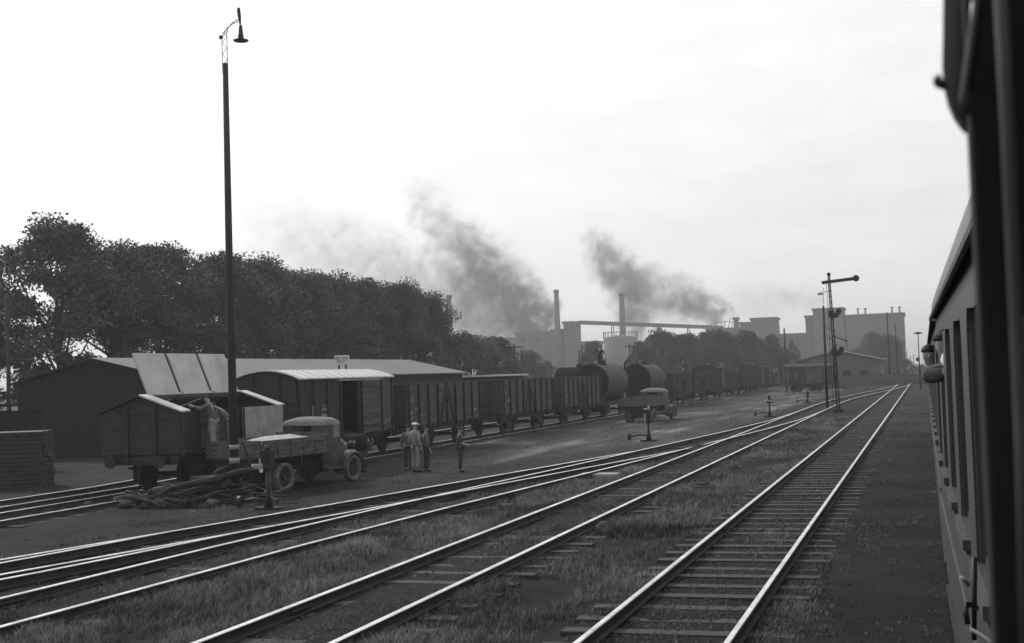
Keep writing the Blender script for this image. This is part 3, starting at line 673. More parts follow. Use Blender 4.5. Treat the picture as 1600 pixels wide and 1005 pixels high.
# ------------------------------------------------------------------ notice board
nb_ = empty('notice_board', (at(535, 583, 58).x, 58, -.5)); tag(nb_, 'white notice board on two dark legs behind the pale roofed van', 'sign')
zt_ = at(535, 555, 58).z+.5; zb_ = at(535, 570, 58).z+.5
MB().box(-.38, .38, -.02, .02, zb_, zt_).build('board', M_WPAINT, nb_)
for s in (-.19, .17): MB().box(s-.035, s+.035, .021, .09, 0, zt_-.08).build('leg', M_IRON, nb_)
tx = MB(); rn = random.Random(2); y_ = -.024; x = -.34
def glyph(x, z, w_, h_, s_):
    q = rn.randint(0, 4)
    tx.box(x, x+s_, y_-.004, y_, z, z+h_)
    if q != 1: tx.box(x+w_-s_, x+w_, y_-.004, y_, z, z+h_)
    if q in (0, 1, 3): tx.box(x+s_, x+w_-s_, y_-.004, y_, z+h_-s_, z+h_)
    if q in (0, 2, 1): tx.box(x+s_, x+w_-s_, y_-.004, y_, z+h_*.45, z+h_*.45+s_)
    if q in (1, 3): tx.box(x+s_, x+w_-s_, y_-.004, y_, z, z+s_)
for k in range(12):
    if k != 5: glyph(-.35+k*.058, zt_-.17, .044, .07, .014)
for row in range(3):
    for k in range(17 - row*2):
        if rn.random() > .15: glyph(-.27+k*.033, zt_-.245-row*.055, .022, .028, .006)
tx.build('lettering', M_IRON, nb_)
# ------------------------------------------------------------------ warehouse
wh = empty('warehouse', (-40, 57, -.5)); tag(wh, 'long low warehouse with pale grey roof and dark gable behind the wagons', 'building')
ez_, rzw, hw, Lw = 3.85, 4.95, 5.0, 42
MB().poly([(-hw+.3, 0), (hw-.3, 0), (hw-.3, ez_-.05), (0, rzw-.08), (-hw+.3, ez_-.05)], 0, .25).poly([(-hw+.3, 0), (hw-.3, 0), (hw-.3, ez_-.05), (0, rzw-.08), (-hw+.3, ez_-.05)], Lw-.25, Lw).box(hw-.55, hw-.3, .25, Lw-.25, 0, ez_-.1).box(-hw+.3, -hw+.55, .25, Lw-.25, 0, ez_-.1).build('wall', M_SHEDWALL, wh)
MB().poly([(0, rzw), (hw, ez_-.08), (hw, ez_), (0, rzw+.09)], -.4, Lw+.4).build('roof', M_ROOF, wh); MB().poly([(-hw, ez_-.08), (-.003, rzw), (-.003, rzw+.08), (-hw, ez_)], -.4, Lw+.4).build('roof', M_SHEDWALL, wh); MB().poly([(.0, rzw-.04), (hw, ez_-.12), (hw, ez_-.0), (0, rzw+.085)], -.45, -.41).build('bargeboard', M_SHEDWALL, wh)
for y in (6, 14, 22, 30, 37):
    d = MB().box(hw-.3, hw-.24, y-1.3, y+1.3, .9, 3.1).build('loading_door', M_SHEDWALL, wh); MB().box(hw-.24, hw-.2, y-1.3, y-1.2, .9, 3.1).box(hw-.24, hw-.2, y+1.2, y+1.3, .9, 3.1).build('edge_frame', M_IRON, d)
MB().box(-1.6, 1.6, -.06, -.0, 0, 3.2).build('gable_door', M_SHEDWALL, wh)
# low dark shed on the left and small shed by the wagon row
s2 = empty('shed', (-42.5, 46.5, -.5), 0); tag(s2, 'low dark lean-to shed before the trees at the left edge', 'building')
MB().box(-5, 5, -3, 3, 0, 2.6).build('wall', M_SHEDWALL, s2); MB().poly([(-5.3, 2.55), (5.3, 2.85), (5.3, 2.95), (-5.3, 2.65)], -3.3, 3.3).build('roof', M_SHEDWALL, s2)
MB().box(-1, 1, -3.06, -3.0, 0, 2.1).build('door', M_IRON, s2)
s3 = empty('shed', (at(777, 590, 104).x-1.5, 104, -.5)); tag(s3, 'small shed with a pale flat roof beyond the warehouse', 'building')
MB().box(-3.4, 2.2, -2, 5, 0, 3.45).build('wall', M_SHEDWALL, s3); MB().box(-3.7, 2.6, -2.4, 5.4, 3.45, 3.6).build('roof', M_WHITEROOF, s3)
# sleeper stack at left edge
ss = empty('timber_stack', (at(25, 755, 40).x-.2, 40.3, -.5), R(20)); tag(ss, 'tall dark stack of old sleepers at the left edge', 'timber stack')
for k in range(13):
    z = k*.155
    for j in range(6):
        if True: mb = MB().box(-1.25+random.uniform(-.04, .04), 1.25+random.uniform(-.04, .04), -1.25+j*.27, -1.0+j*.27, z, z+.135)
        else: mb = MB().box(-1.2+j*.43, -.95+j*.43, -1.3+random.uniform(-.04, .04), 1.3, z, z+.148)
        o_ = mb.build('timber', M_IRON, ss)
# log pile
rp = random.Random(11)
def log_pile():
    spots = [(235, 790, -.42), (395, 785, -.42)]
    a = ray(*spots[0][:2]); ka = (-.45-HC)/a.z; b = ray(*spots[1][:2]); kb = (-.45-HC)/b.z
    A, B_ = Vector((a.x*ka, a.y*ka, -.5)), Vector((b.x*kb, b.y*kb, -.5))
    k = 0
    labs = ['thick log', 'crooked branch', 'split timber']
    for i in range(60):
        t_ = rp.random(); c = A.lerp(B_, t_)+Vector((rp.uniform(-.9, .9), rp.uniform(-.8, 1.2), 0))
        hh = .75*math.sin(math.pi*min(1, max(0, t_*.9+.08)))*rp.random()
        L_ = rp.uniform(.5, 2.4); r_ = rp.choice((.02, .03, .04, .05, .07, .1)); th = rp.uniform(-1.3, 1.3)+(B_-A).to_2d().angle_signed(Vector((1, 0))) if True else 0
        dx, dy = math.cos(th), math.sin(th); tz = rp.uniform(-.3, .3)
        pts = []
        for q in range(5):
            s_ = (q/4-.5)*L_; pts.append((c.x+dx*s_+rp.uniform(-.07, .07), c.y+dy*s_+rp.uniform(-.07, .07), max(-.5+r_*.8, -.5+r_+hh+tz*s_+rp.uniform(-.03, .03))))
        yield pts, r_
lpile = list(log_pile())
LGR = 'logs heaped by the lamp post'
lx0, lx1 = min(q[0][2][0] for q in lpile), max(q[0][2][0] for q in lpile)
for pts, r_ in lpile:
    o = MB().tube([Vector(p_)-Vector(pts[2]) for p_ in pts], [r_*q for q in (.8, 1.05, .95, 1.0, .75)], 9).build('log', M_LOG); o.location = pts[2]
    fr_ = (pts[2][0]+pts[2][1]*.0-lx0)/(lx1-lx0)
    tag(o, '%s%s at the %s of the log heap by the tall lamp post' % ('raised ' if pts[2][2] > -.2 else 'low ', 'thin stick' if r_ < .035 else 'branch' if r_ < .055 else 'thick log', 'left end' if fr_ < .33 else 'middle' if fr_ < .66 else 'right end'), 'log', LGR)
for i in range(26):
    pts, r_ = lpile[i]; c = Vector(pts[0])+Vector((rp.uniform(-.7, .7), rp.uniform(-.7, .3), 0)); s_ = rp.uniform(.1, .24)
    bm = bmesh.new(); bmesh.ops.create_icosphere(bm, subdivisions=2, radius=s_)
    for v in bm.verts: v.co *= 1+.35*noise.noise(v.co*6+Vector((i, 0, 0))); v.co.z *= .7
    me_ = bpy.data.meshes.new('rubble_stone'); bm.to_mesh(me_); bm.free(); me_.materials.append(M_LOG)
    o = bpy.data.objects.new('rubble_stone', me_); C.objects.link(o); o.location = (c.x, c.y, -.5+s_*.5); tag(o, '%s rubble lump at the %s of the log heap by the lamp post' % ('small' if s_ < .14 else 'middling' if s_ < .19 else 'large', 'left end' if (c.x-lx0)/(lx1-lx0) < .33 else 'middle' if (c.x-lx0)/(lx1-lx0) < .66 else 'right end'), 'rubble', 'rubble lumps among the logs')
o = MB().tube([(0, 0, 0), (-.25, .15, 1.0), (-.62, .3, 1.75)], [.03, .028, .022], 7).build('leaning_stick', M_LOG); v = ray(399, 776); k_ = (-.5-HC)/v.z; o.location = (v.x*k_, v.y*k_, -.48); tag(o, 'thin pale pole leaning between lamp post and lorry', 'stick')
# flat pale slab and stones between the tracks
v = ray(938, 745); k_ = (0-HC)/v.z; o = MB().box(-.55, .55, -.3, .3, 0, .1).build('concrete_slab', M_TIN, None, .02); o.location = (v.x*k_, v.y*k_, 0.0); tag(o, 'pale flat slab lying in the grass between tracks', 'slab')
v = ray(908, 833); k_ = (0-HC)/v.z
bm = bmesh.new(); bmesh.ops.create_icosphere(bm, subdivisions=3, radius=.16)
for q in bm.verts: q.co *= 1+.25*noise.noise(q.co*8)
me_ = bpy.data.meshes.new('boulder'); bm.to_mesh(me_); bm.free(); me_.materials.append(M_STONE); o = bpy.data.objects.new('boulder', me_); C.objects.link(o); o.location = (v.x*k_+.45, v.y*k_, .06); tag(o, 'round stone lying beside the grassy second track', 'stone')
# ------------------------------------------------------------------ people
def skin_mesh(name, nodes, edges, mt, parent, root=0, sub=1):
    me_ = bpy.data.meshes.new(name); me_.from_pydata([n[0] for n in nodes], edges, []); me_.materials.append(mt)
    o = bpy.data.objects.new(name, me_); C.objects.link(o)
    if parent: o.parent = parent
    o.modifiers.new('skin', 'SKIN'); 
    for i, n in enumerate(nodes):
        q = n[1] if isinstance(n[1], tuple) else (n[1], n[1]); me_.skin_vertices[0].data[i].radius = q
        me_.skin_vertices[0].data[i].use_root = (i == root)
    o.modifiers['skin'].use_smooth_shade = True
    sb = o.modifiers.new('sub', 'SUBSURF'); sb.levels = sub; sb.render_levels = sub
    return o
def person(loc, rz, lab, J=None, bend=0, h=1.75, top=M_CLOTHM, legs=M_CLOTHM, head='hair', capm=M_CLOTHM, sleeves=True, group=None):
    r = empty('person', loc, rz); r.scale = (h/1.75,)*3; tag(r, lab, 'person', group)
    j = dict(pel=(0, 0, .95), sp=(0, 0, 1.14), ch=(0, 0, 1.33), nk=(0, .01, 1.5), hb=(0, -.01, 1.58), hd=(0, -.015, 1.66), tp=(0, -.01, 1.72),
             sl=(-.18, 0, 1.42), el=(-.25, .04, 1.14), wl=(-.26, -.06, .9), sr=(.18, 0, 1.42), er=(.25, .04, 1.14), wr=(.26, -.06, .9),
             hl=(-.1, 0, .9), kl=(-.11, -.03, .5), al=(-.11, .04, .09), hr=(.1, 0, .9), kr=(.11, -.03, .5), ar=(.11, .04, .09))
    if bend:
        Mb = Matrix.Translation((0, 0, .95)) @ Matrix.Rotation(bend, 4, 'X') @ Matrix.Translation((0, 0, -.95))
        for k in ('sp', 'ch', 'nk', 'hb', 'hd', 'tp', 'sl', 'el', 'wl', 'sr', 'er', 'wr'): j[k] = tuple(Mb @ Vector(j[k]))
    if J: j.update(J)
    V = {k: Vector(v) for k, v in j.items()}
    nodes, edges, idx = [], [], {}
    def nd(k, p, r_): idx[k] = len(nodes); nodes.append((tuple(p), r_))
    def ed(a, b_): edges.append((idx[a], idx[b_]))
    nd('pel', V['pel'], (.15, .11)); nd('sp', V['sp'], (.13, .1)); nd('ch', V['ch'], (.16, .11)); nd('nk', V['nk'], .055); nd('hb', V['hb'], .07); nd('hd', V['hd'], (.078, .095)); nd('tp', V['tp'], .06)
    for a, b_ in (('pel', 'sp'), ('sp', 'ch'), ('ch', 'nk'), ('nk', 'hb'), ('hb', 'hd'), ('hd', 'tp')): ed(a, b_)
    fwd = (V['hd']-V['nk']).cross(Vector((1, 0, 0))).normalized()*-1
    if fwd.y > 0: fwd.negate()
    for s in 'lr':
        nd('s'+s, V['s'+s], .062); nd('e'+s, V['e'+s], .045); nd('w'+s, V['w'+s], .03)
        d = (V['w'+s]-V['e'+s]).normalized(); palm = V['w'+s]+d*.08; nd('p'+s, palm, (.04, .022))
        ed('ch', 's'+s); ed('s'+s, 'e'+s); ed('e'+s, 'w'+s); ed('w'+s, 'p'+s)
        u = d.cross(Vector((1, .3, .2))).normalized(); cur = d.cross(u).normalized()
        for q in range(4):
            b0 = palm+d*.03+u*(q-1.5)*.021; L_ = (.075, .09, .085, .065)[q]
            nd('f%s%d' % (s, q), b0+d*L_*.5, .0095); nd('g%s%d' % (s, q), b0+d*L_*.9+cur*.025, .008); ed('p'+s, 'f%s%d' % (s, q)); ed('f%s%d' % (s, q), 'g%s%d' % (s, q))
        nd('t'+s, V['w'+s]+d*.05+u*-.05, .011); nd('u'+s, V['w'+s]+d*.085+u*-.062+cur*.02, .009); ed('p'+s, 't'+s); ed('t'+s, 'u'+s)
        nd('h'+s, V['h'+s], .09); nd('k'+s, V['k'+s], .062); nd('a'+s, V['a'+s], .042); ed('pel', 'h'+s); ed('h'+s, 'k'+s); ed('k'+s, 'a'+s)
    skin_mesh('body', nodes, edges, M_SKIN, r)
    fm = MB()
    hc = V['hd']; fm.sph(hc+fwd*.1+Vector((0, 0, -.01)), (.014, .02, .022), 6, 5)
    fm.build('nose', M_SKIN, r)
    for s in (-1, 1):
        MB().sph(hc+fwd*.082+Vector((s*.032, 0, .015)), .012, 6, 5).build('eye', M_HAIR, r); MB().sph(hc+Vector((s*.085, .01, 0)), (.014, .022, .032), 6, 5).build('ear', M_SKIN, r)
    # jacket / shirt
    n2, e2 = [], []
    I = {}
    def q2(k, p, r_): I[k] = len(n2); n2.append((tuple(p), r_))
    q2('pel', V['pel']-(V['sp']-V['pel'])*.55, (.18, .14)); q2('sp', V['sp'], (.165, .13)); q2('ch', V['ch'], (.185, .135)); q2('nk', V['nk']-Vector((0, 0, .03)), .075)
    e2 += [(0, 1), (1, 2), (2, 3)]
    for s in 'lr':
        q2('s'+s, V['s'+s], .08); q2('e'+s, V['e'+s], .062); e2 += [(I['ch'], I['s'+s]), (I['s'+s], I['e'+s])]
        if sleeves: q2('w'+s, V['e'+s].lerp(V['w'+s], .92), .045); e2.append((I['e'+s], I['w'+s]))
    skin_mesh('jacket', n2, e2, top, r, 2)
    n3 = [(tuple(V['pel']+Vector((0, 0, .1))), (.165, .125))]; e3 = []
    for s in 'lr':
        b0 = len(n3); n3 += [(tuple(V['h'+s]), .112), (tuple(V['k'+s]), .09), (tuple(V['a'+s]+Vector((0, 0, .02))), .078)]; e3 += [(0, b0), (b0, b0+1), (b0+1, b0+2)]
    skin_mesh('trousers', n3, e3, legs, r, 0)
    for s in 'lr':
        a = V['a'+s]; MB().sph(a+Vector((0, -.07, -.045)), (.05, .14, .05), 10, 6).build('shoe', M_BLACK, r)
    if head == 'cap':
        c = V['hd']+Vector((0, 0, .055)); MB().sph(c, (.115, .13, .06), 14, 8).box(c.x-.07, c.x+.07, c.y-.19, c.y-.08, c.z-.02, c.z-.005).build('cap', capm, r)
    else: MB().sph(V['hd']+Vector((0, .015, .03)), (.09, .105, .085), 12, 8, 0, None, -.1).build('hair', M_HAIR, r)
    return r
def gpos(px, py, z=-.5): v = ray(px, py); k_ = (z-HC)/v.z; return (v.x*k_, v.y*k_, z)
person(gpos(650, 738), R(150), 'man in pale overalls and white cap standing in front of two others', h=1.8, top=M_CLOTHL, legs=M_CLOTHL, head='cap', capm=M_WHITE)
person(gpos(639, 735), R(200), 'man in grey work clothes at the left of the group of three', h=1.68, top=M_CLOTHM, legs=M_CLOTHD, head='hair')
person(gpos(667, 737), R(130), 'man with arm akimbo at the right of the group of three', J=dict(er=(.36, .1, 1.18), wr=(.2, -.05, 1.02)), h=1.66, top=M_CLOTHM, legs=M_CLOTHD, head='hair')
person(gpos(720, 738), R(115), 'dark clothed man standing alone with hands held before him', J=dict(el=(-.24, .02, 1.14), wl=(-.1, -.24, 1.06), er=(.24, .02, 1.14), wr=(.1, -.24, 1.08), kl=(-.1, 0, .5)), h=1.62, top=M_CLOTHD, legs=M_CLOTHD, sleeves=False)
# men unloading lime: on a board of the wagon side above the lorry bed
pA = at(322, 655, 37.6); pB = at(350, 685, 38.2)
person((-21.5, 36.75, .9), R(-75), 'man on the lorry reaching into the lidded wagon, under the raised middle lid', bend=R(14), h=1.74, J=dict(el=(-.24, -.35, 1.3), wl=(-.15, -.6, 1.38), er=(.24, -.35, 1.3), wr=(.15, -.6, 1.4)), top=M_CLOTHM, legs=M_CLOTHL)
person((-21.2, 37.25, .9), R(-60), 'stooping man on the lorry close to the lamp pole', bend=R(48), J=dict(er=(.2, -.6, 1.0), wr=(.15, -.62, .75), el=(-.2, -.6, 1.0), wl=(-.15, -.65, .76)), h=1.72, top=M_CLOTHM, legs=M_CLOTHM)
person((WX+.2, 95.6, -.34+3.72-.02), R(150), 'man standing on top of the nearer tank wagon', J=dict(er=(.45, 0, 1.3), wr=(.55, -.1, 1.15), el=(-.42, 0, 1.3), wl=(-.5, -.05, 1.2)), bend=R(12), h=1.6, top=M_CLOTHD, legs=M_CLOTHD)
person((WX+.4, 103.3, -.34+3.1), R(120), 'man crouching behind the barrel of the nearer tank wagon', bend=R(25), h=1.45, top=M_CLOTHD, legs=M_CLOTHD)
# plank the unloaders stand on, resting across the lorry sideboards
o = MB().box(-.35, .35, -.6, .6, 0, .06).build('loading_plank', M_TRUCKW); o.location = (-21.35, 37.0, .85); tag(o, 'plank platform under the two men unloading lime', 'plank')
# ------------------------------------------------------------------ own train
def carriage(x, y0, L_, rz, lab, w0, pitch=1.75, ww=1.1):
    r = empty('railway_carriage', (x, y0, 0), rz); tag(r, lab, 'railway carriage', None)
    zb_, zs, zh, ze = 1.08, 2.06, 3.12, 3.32; W_ = 2.9
    MB().box(0, .05, 0, L_, zb_, zs).box(W_-.05, W_, 0, L_, zb_, ze).box(.05, W_-.05, 0, .05, zb_, ze).box(.05, W_-.05, L_-.05, L_, zb_, ze).box(.02, .06, 0, L_, zh, ze).box(-.018, -.001, 0, L_, zs-.1, zs-.06).box(-.015, -.001, 0, L_, 1.6, 1.63).build('body', M_COACH, r)
    ys = []; y = w0
    while y+ww < L_-.3: ys.append(y); y += pitch
    pr = MB(); c = 0
    for y in ys+[L_]:
        MB().box(.0, .05, c, y, zs, zh).build('window_pillar', M_COACH, r); c = y+ww
    for y in ys:
        f = MB()
        for a in (0, 1):       # rounded upper corners
            for q in range(5):
                t0, t1 = q/5*.14, (q+1)/5*.14; hh = .14-math.sqrt(max(0, .14**2-(.14-t0)**2)); hh1 = .14-math.sqrt(max(0, .14**2-(.14-(t0+t1)/2)**2))
                yy0, yy1 = (y+t0, y+t1) if a == 0 else (y+ww-t1, y+ww-t0); f.box(.0, .05, yy0, yy1, zh-hh1, zh)
        f.box(.03, .05, y, y+ww, zs, zs+.03); f.box(.012, .05, y, y+.035, zs, zh).box(.012, .05, y+ww-.035, y+ww, zs, zh)
        fr = f.build('window_frame', M_COACH, r)
        MB().box(.05, .06, y+.02, y+ww-.02, zs+.02, zh-.02).build('pane', M_GLASS, fr)
        MB().box(-.035, .0, y+.02, y+ww-.02, zs-.045, zs+.005).build('window_sill', M_MOULD, r)
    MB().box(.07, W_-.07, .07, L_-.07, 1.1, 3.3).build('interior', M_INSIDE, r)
    arc_ = [(-.02+(W_+.04)*(1-math.cos(math.pi*k/24))/2, ze+.85*math.sin(math.pi*k/24)**.9) for k in range(25)]
    rm = MB(); n = 25; vs_ = [(a, -.05, z) for a, z in arc_]+[(a, L_+.05, z) for a, z in arc_]
    rm.add(vs_, [(k, k+1, k+1+n, k+n) for k in range(n-1)], 0, True); rm.add(vs_, [tuple(range(n)), tuple(range(n, 2*n))]); rm.build('roof', M_COACHR, r)
    MB().box(-.04, -.02, -.05, L_+.05, ze-.02, ze+.01).build('gutter', M_BLACK, r)
    for k in range(int(L_/3.2)):
        y = 1.2+k*3.2; MB().sph((.34, y, ze+.5), (.15, .3, .1), 10, 6).box(.3, .4, y-.15, y+.15, ze+.2, ze+.48).build('roof_vent', M_BLACK, r)
    MB().box(.0, .12, .3, L_-.3, .78, .84).box(.3, W_-.3, .2, L_-.2, .7, 1.08).build('footboard', M_IRON, r)
    for yy in (2.6, L_-2.6):
        for q in (-1.2, 1.2):
            for sx in (.72, 2.2): MB().disc((sx, yy+q, .62), (1, 0, 0), .46, .13, 24).build('wheel', M_IRON, r)
    return r
TILT = .0105
own = carriage(.34, -10, 23.2, TILT, 'railway carriage carrying the camera, its window row close at the right', .75)
carriage(.105, 14.0, 21.5, 0, 'next carriage ahead along which passengers lean out', .8)
carriage(.105, 36.3, 21.5, 0, 'second carriage ahead, far down the train', .8)
# window furniture on the own carriage near the camera (local space of own)
# grab handles and strap hook, their highlights put in as pale tubes
def tolocal(p): return Matrix.Rotation(-TILT, 4, 'Z') @ (Vector(p)-Vector((.34, -10, 0)))
hk = MB(); pts = [at(1518, 900, 3.6), at(1506, 905, 3.55), at(1503, 925, 3.55), at(1507, 960, 3.6)]
MB().tube([tolocal(q) for q in (at(1523, 870, 3.7), at(1522, 1000, 3.7))], .007, 8).tube([tolocal(q) for q in (at(1512, 975, 3.6), at(1509, 955, 3.6), at(1512, 945, 3.6), at(1520, 945, 3.65), at(1525, 950, 3.7))], .008, 8).build('door_handle', M_BLACK, own)
MB().tube([tolocal(q) for q in (at(1499, 903, 3.6), at(1506, 905, 3.6), at(1513, 914, 3.65))], .006, 8).build('handle_highlight', M_LID, own)  # pale tube painting in the highlight on the dark handle
MB().tube([tolocal(q) for q in (at(1516, 983, 3.5), at(1532, 992, 3.5), at(1550, 1004, 3.45))], .0045, 8).build('handle_highlight', M_LID, own)  # second highlight, also put in as a pale tube
# folded window frame and curtain close to the lens
YF = .85
ta, tb = at(1503, -60, YF), at(1554, 1060, YF)
xe = (at(1512, 200, YF).x+at(1552, 990, YF).x)/2
fr = MB().box(xe, xe+.3, YF-.02, YF+.03, 2.2, 3.5).build('window_jamb', M_CURT, None, .004); fr.matrix_parent_inverse = own.matrix_world.inverted()
def childof(o, par):
    bpy.context.view_layer.update(); o.parent = par; o.matrix_parent_inverse = par.matrix_world.inverted()
childof(fr, own)
sx0 = at(1578, 500, YF-.03).x
o = MB().tube([at(1562, -30, YF-.04), at(1575, 200, YF-.04), at(1590, 520, YF-.04), at(1598, 700, YF-.04), at(1606, 1040, YF-.04)], .0045, 8).build('jamb_moulding', M_MOULD); childof(o, own)
cv = [(1475, -40), (1474, 40), (1473, 90), (1476, 125), (1482, 152), (1492, 175), (1503, 190), (1510, 197)]
mb = MB(); vs_ = []
for px, py in cv:
    p0 = at(px, py, YF+.02); 
    for k in range(6):
        t_ = k/5; q = p0.lerp(Vector((xe+.12, YF+.02, p0.z)), t_); vs_.append((q.x, q.y-.02*math.sin(t_*9)-.015*math.sin(t_*math.pi), q.z))
m0 = len(vs_)
vs_ += [(a, b_+.03, c_) for a, b_, c_ in vs_]
n6 = 6; fs = []
for i in range(len(cv)-1):
    for k in range(5):
        a = i*6+k; fs.append((a, a+1, a+7, a+6)); fs.append((m0+a, m0+a+6, m0+a+7, m0+a+1))
    fs.append((i*6, i*6+6, m0+i*6+6, m0+i*6)); fs.append((i*6+5, m0+i*6+5, m0+i*6+11, i*6+11))
e_ = (len(cv)-1)*6
for k in range(5): fs.append((e_+k, e_+k+1, m0+e_+k+1, m0+e_+k))
mb.add(vs_, fs, 0, True); o = mb.build('curtain', M_CURT); childof(o, own)
o = MB().tube([at(1478, 130, YF), at(1472, 133, YF), at(1466, 130, YF), at(1464, 122, YF), at(1467, 117, YF)], [.004, .0032, .0032, .003, .002], 8).build('curtain_hook', M_BLACK); childof(o, own)
o = MB().tube([at(1528, -30, YF-.02), at(1522, 40, YF-.02), at(1512, 110, YF-.02), at(1506, 150, YF-.02), at(1509, 180, YF-.02)], .003, 8).build('curtain_cord', M_TRUCK); childof(o, own)
hd_ = empty('person', tuple(at(1640, 545, .82))); tag(hd_, 'blurred pale hand gripping the window frame at the right edge', 'person')
o0 = Vector(hd_.location); Lc = lambda px, py, Y=.82: at(px, py, Y)-o0
hn = [(Lc(1760, 640, .86), .03), (Lc(1700, 590, .84), .024), (Lc(1655, 560, .83), (.03, .014))]; he = [(0, 1), (1, 2)]
for q, (a, b_) in enumerate((((1622, 500), (1596, 514)), ((1615, 522), (1584, 534)), ((1618, 546), (1590, 556)), ((1626, 568), (1602, 574)))):
    k = len(hn); hn += [(Lc(*a), .0068), (Lc(b_[0], b_[1], .81), .006)]; he += [(2, k), (k, k+1)]
k = len(hn); hn += [(Lc(1660, 520, .8), .009), (Lc(1640, 505, .79), .0075)]; he += [(2, k), (k, k+1)]
skin_mesh('body', hn, he, M_SKIN, hd_, 0, 2)
# passengers leaning out
def leaner(y, xw, lab, elbow_x, z=2.78, top=M_CLOTHM, hx=-.02, hz=3.02, white=False):
    r = empty('person', (xw, y, 0)); tag(r, lab, 'person')
    ex = elbow_x-xw
    nodes = [((.25, .1, z-.2), (.15, .12)), ((.2, .1, z+.1), (.14, .1)), ((hx-xw+.08, .06, hz-.14), .05), ((hx-xw, .03, hz-.03), .07), ((hx-xw, .02, hz+.06), (.08, .09)), ((hx-xw, .02, hz+.12), .06),
             ((.1, -.02, z+.05), .062), ((ex, -.05, z), .05), ((.05, -.1, z+.02), .034), ((.09, -.12, z+.03), (.04, .024))]
    edges = [(0, 1), (1, 2), (2, 3), (3, 4), (4, 5), (1, 6), (6, 7), (7, 8), (8, 9)]
    for q in range(4):
        k = len(nodes); nodes += [((.12, -.16+.022*q, z+.03), .0095), ((.17, -.165+.022*q, z+.01), .008)]; edges += [(9, k), (k, k+1)]
    k = len(nodes); nodes += [((.1, -.17, z+.06), .011), ((.13, -.19, z+.05), .009)]; edges += [(9, k), (k, k+1)]
    skin_mesh('body', nodes, edges, M_SKIN, r)
    n2 = [((.25, .1, z-.2), (.17, .14)), ((.2, .1, z+.1), (.16, .12)), ((.12, .0, z+.06), .075), ((ex, -.05, z), .068), ((.03, -.09, z+.01), .055)]
    skin_mesh('shirt', n2, [(0, 1), (1, 2), (2, 3), (3, 4)], top, r)
    MB().sph((hx-xw, .045, hz+.075), (.088, .1, .085), 12, 8, 0, None, -.1).build('hair', M_HAIR, r)
    MB().sph((hx-xw-.0, -.08, hz+.02), (.014, .03, .02), 6, 5).build('nose', M_SKIN, r)
    if white: MB().sph((.06, -.02, z+.1), (.07, .08, .11), 10, 7).build('collar', M_WHITE, r)
    return r
leaner(10.2, .12, 'passenger resting a pale sleeved elbow out of the train window', -.02, 2.80, M_CLOTHM, .15, 2.99, True)
leaner(15.5, .12, 'dark haired passenger looking out just above the resting elbow', .03, 2.72, M_CLOTHD, .05, 2.95)
leaner(19.5, .12, 'bareheaded passenger leaning out farthest down the train', .05, 2.72, M_CLOTHM, .06, 3.0)
# ------------------------------------------------------------------ trees
def tree_mesh(name, seed, H, Rr, n_leaf, leaf, low=.25, mt=None, conif=False):
    rn_ = random.Random(seed); V_, F_ = [], []
    cl = []
    nc = 84
    for i in range(nc):
        a = rn_.uniform(0, 6.283); u = rn_.random()**.42; zf = rn_.random()**.85
        zz = low+(1-low)*zf
        prof = math.sin(math.pi*min(1, .18+.82*zf)*.97)**.6*(1-.25*zf)
        rr = Rr*prof*u*(.8+.35*rn_.random())
        cl.append((Vector((rr*math.cos(a), rr*math.sin(a), H*zz*rn_.uniform(.93, 1.02)-(.0))), Rr*rn_.uniform(.15, .34)*(1.0 if zf > .3 else .75)))
    for i in range(n_leaf):
        c, r_ = cl[rn_.randrange(nc)]
        d = Vector((rn_.gauss(0, 1), rn_.gauss(0, 1), rn_.gauss(0, 1))).normalized()*r_*(rn_.random()**.4)*rn_.uniform(.8, 1.15); d.z *= .75
        p = c+d
        if .2*H < p.z < .52*H and noise.noise(p*.55+Vector((seed*7, 0, 0))) > .02: continue
        s = leaf*rn_.uniform(.5, 1.3)
        u = Vector((rn_.gauss(0, 1), rn_.gauss(0, 1), rn_.gauss(0, 1))).normalized(); v = u.cross(Vector((rn_.gauss(0, 1), rn_.gauss(0, 1), rn_.gauss(0, 1)))).normalized()
        k = len(V_); V_ += [p+u*s, p+v*s*.6, p-u*s, p-v*s*.6]; F_.append((k, k+1, k+2, k+3))
    me_ = bpy.data.meshes.new('crown'); me_.from_pydata(V_, [], F_); me_.materials.append(mt or M_LEAF); me_.update()
    tb_ = MB(); tb_.tube([(0, 0, 0), (.1, 0, H*.25), (-.1, .1, H*.55), (0, 0, H*.85)], [H*.022, H*.017, H*.011, H*.003], 8)
    for c, r_ in cl[:26]:
        z0_ = min(c.z*.75, H*.6)*rn_.uniform(.55, 1); s0_ = Vector((0, 0, z0_)); mid = s0_.lerp(c, .5)+Vector((0, 0, -.1*c.length*.1)); tb_.tube([s0_, mid, c], [H*.008, H*.005, H*.002], 5)
    t_ = tb_.build('trunk', M_BARK)
    tm = t_.data; bpy.data.objects.remove(t_)
    return me_, tm
TV = [tree_mesh('a', s, 13.2, 4.9, 46000, .115, .2) for s in (1, 2, 3, 4)]
TV2 = [tree_mesh('b', s, 10, 4.6, 22000, .15, .08, M_LEAF2) for s in (11, 12, 13)]
TP = [tree_mesh('p', 21, 12, 1.3, 3500, .25, .05, M_LEAF2)]
def tree(var, x, y, z, s, rz, lab, group, name='broadleaf_tree', sz=None):
    o = empty(name, (x, y, z), rz); o.scale = (s, s, sz or s); tag(o, lab, 'tree', group)
    for nm, dm in (('crown', var[0]), ('trunk', var[1])):
        q = bpy.data.objects.new(nm, dm); C.objects.link(q); q.parent = o
    return o
rt = random.Random(4)
tree(TV[2], -58, 68.5, -.5, .93, 2.0, 'tree at the extreme left edge behind the low shed', 'tall trees behind the warehouse')
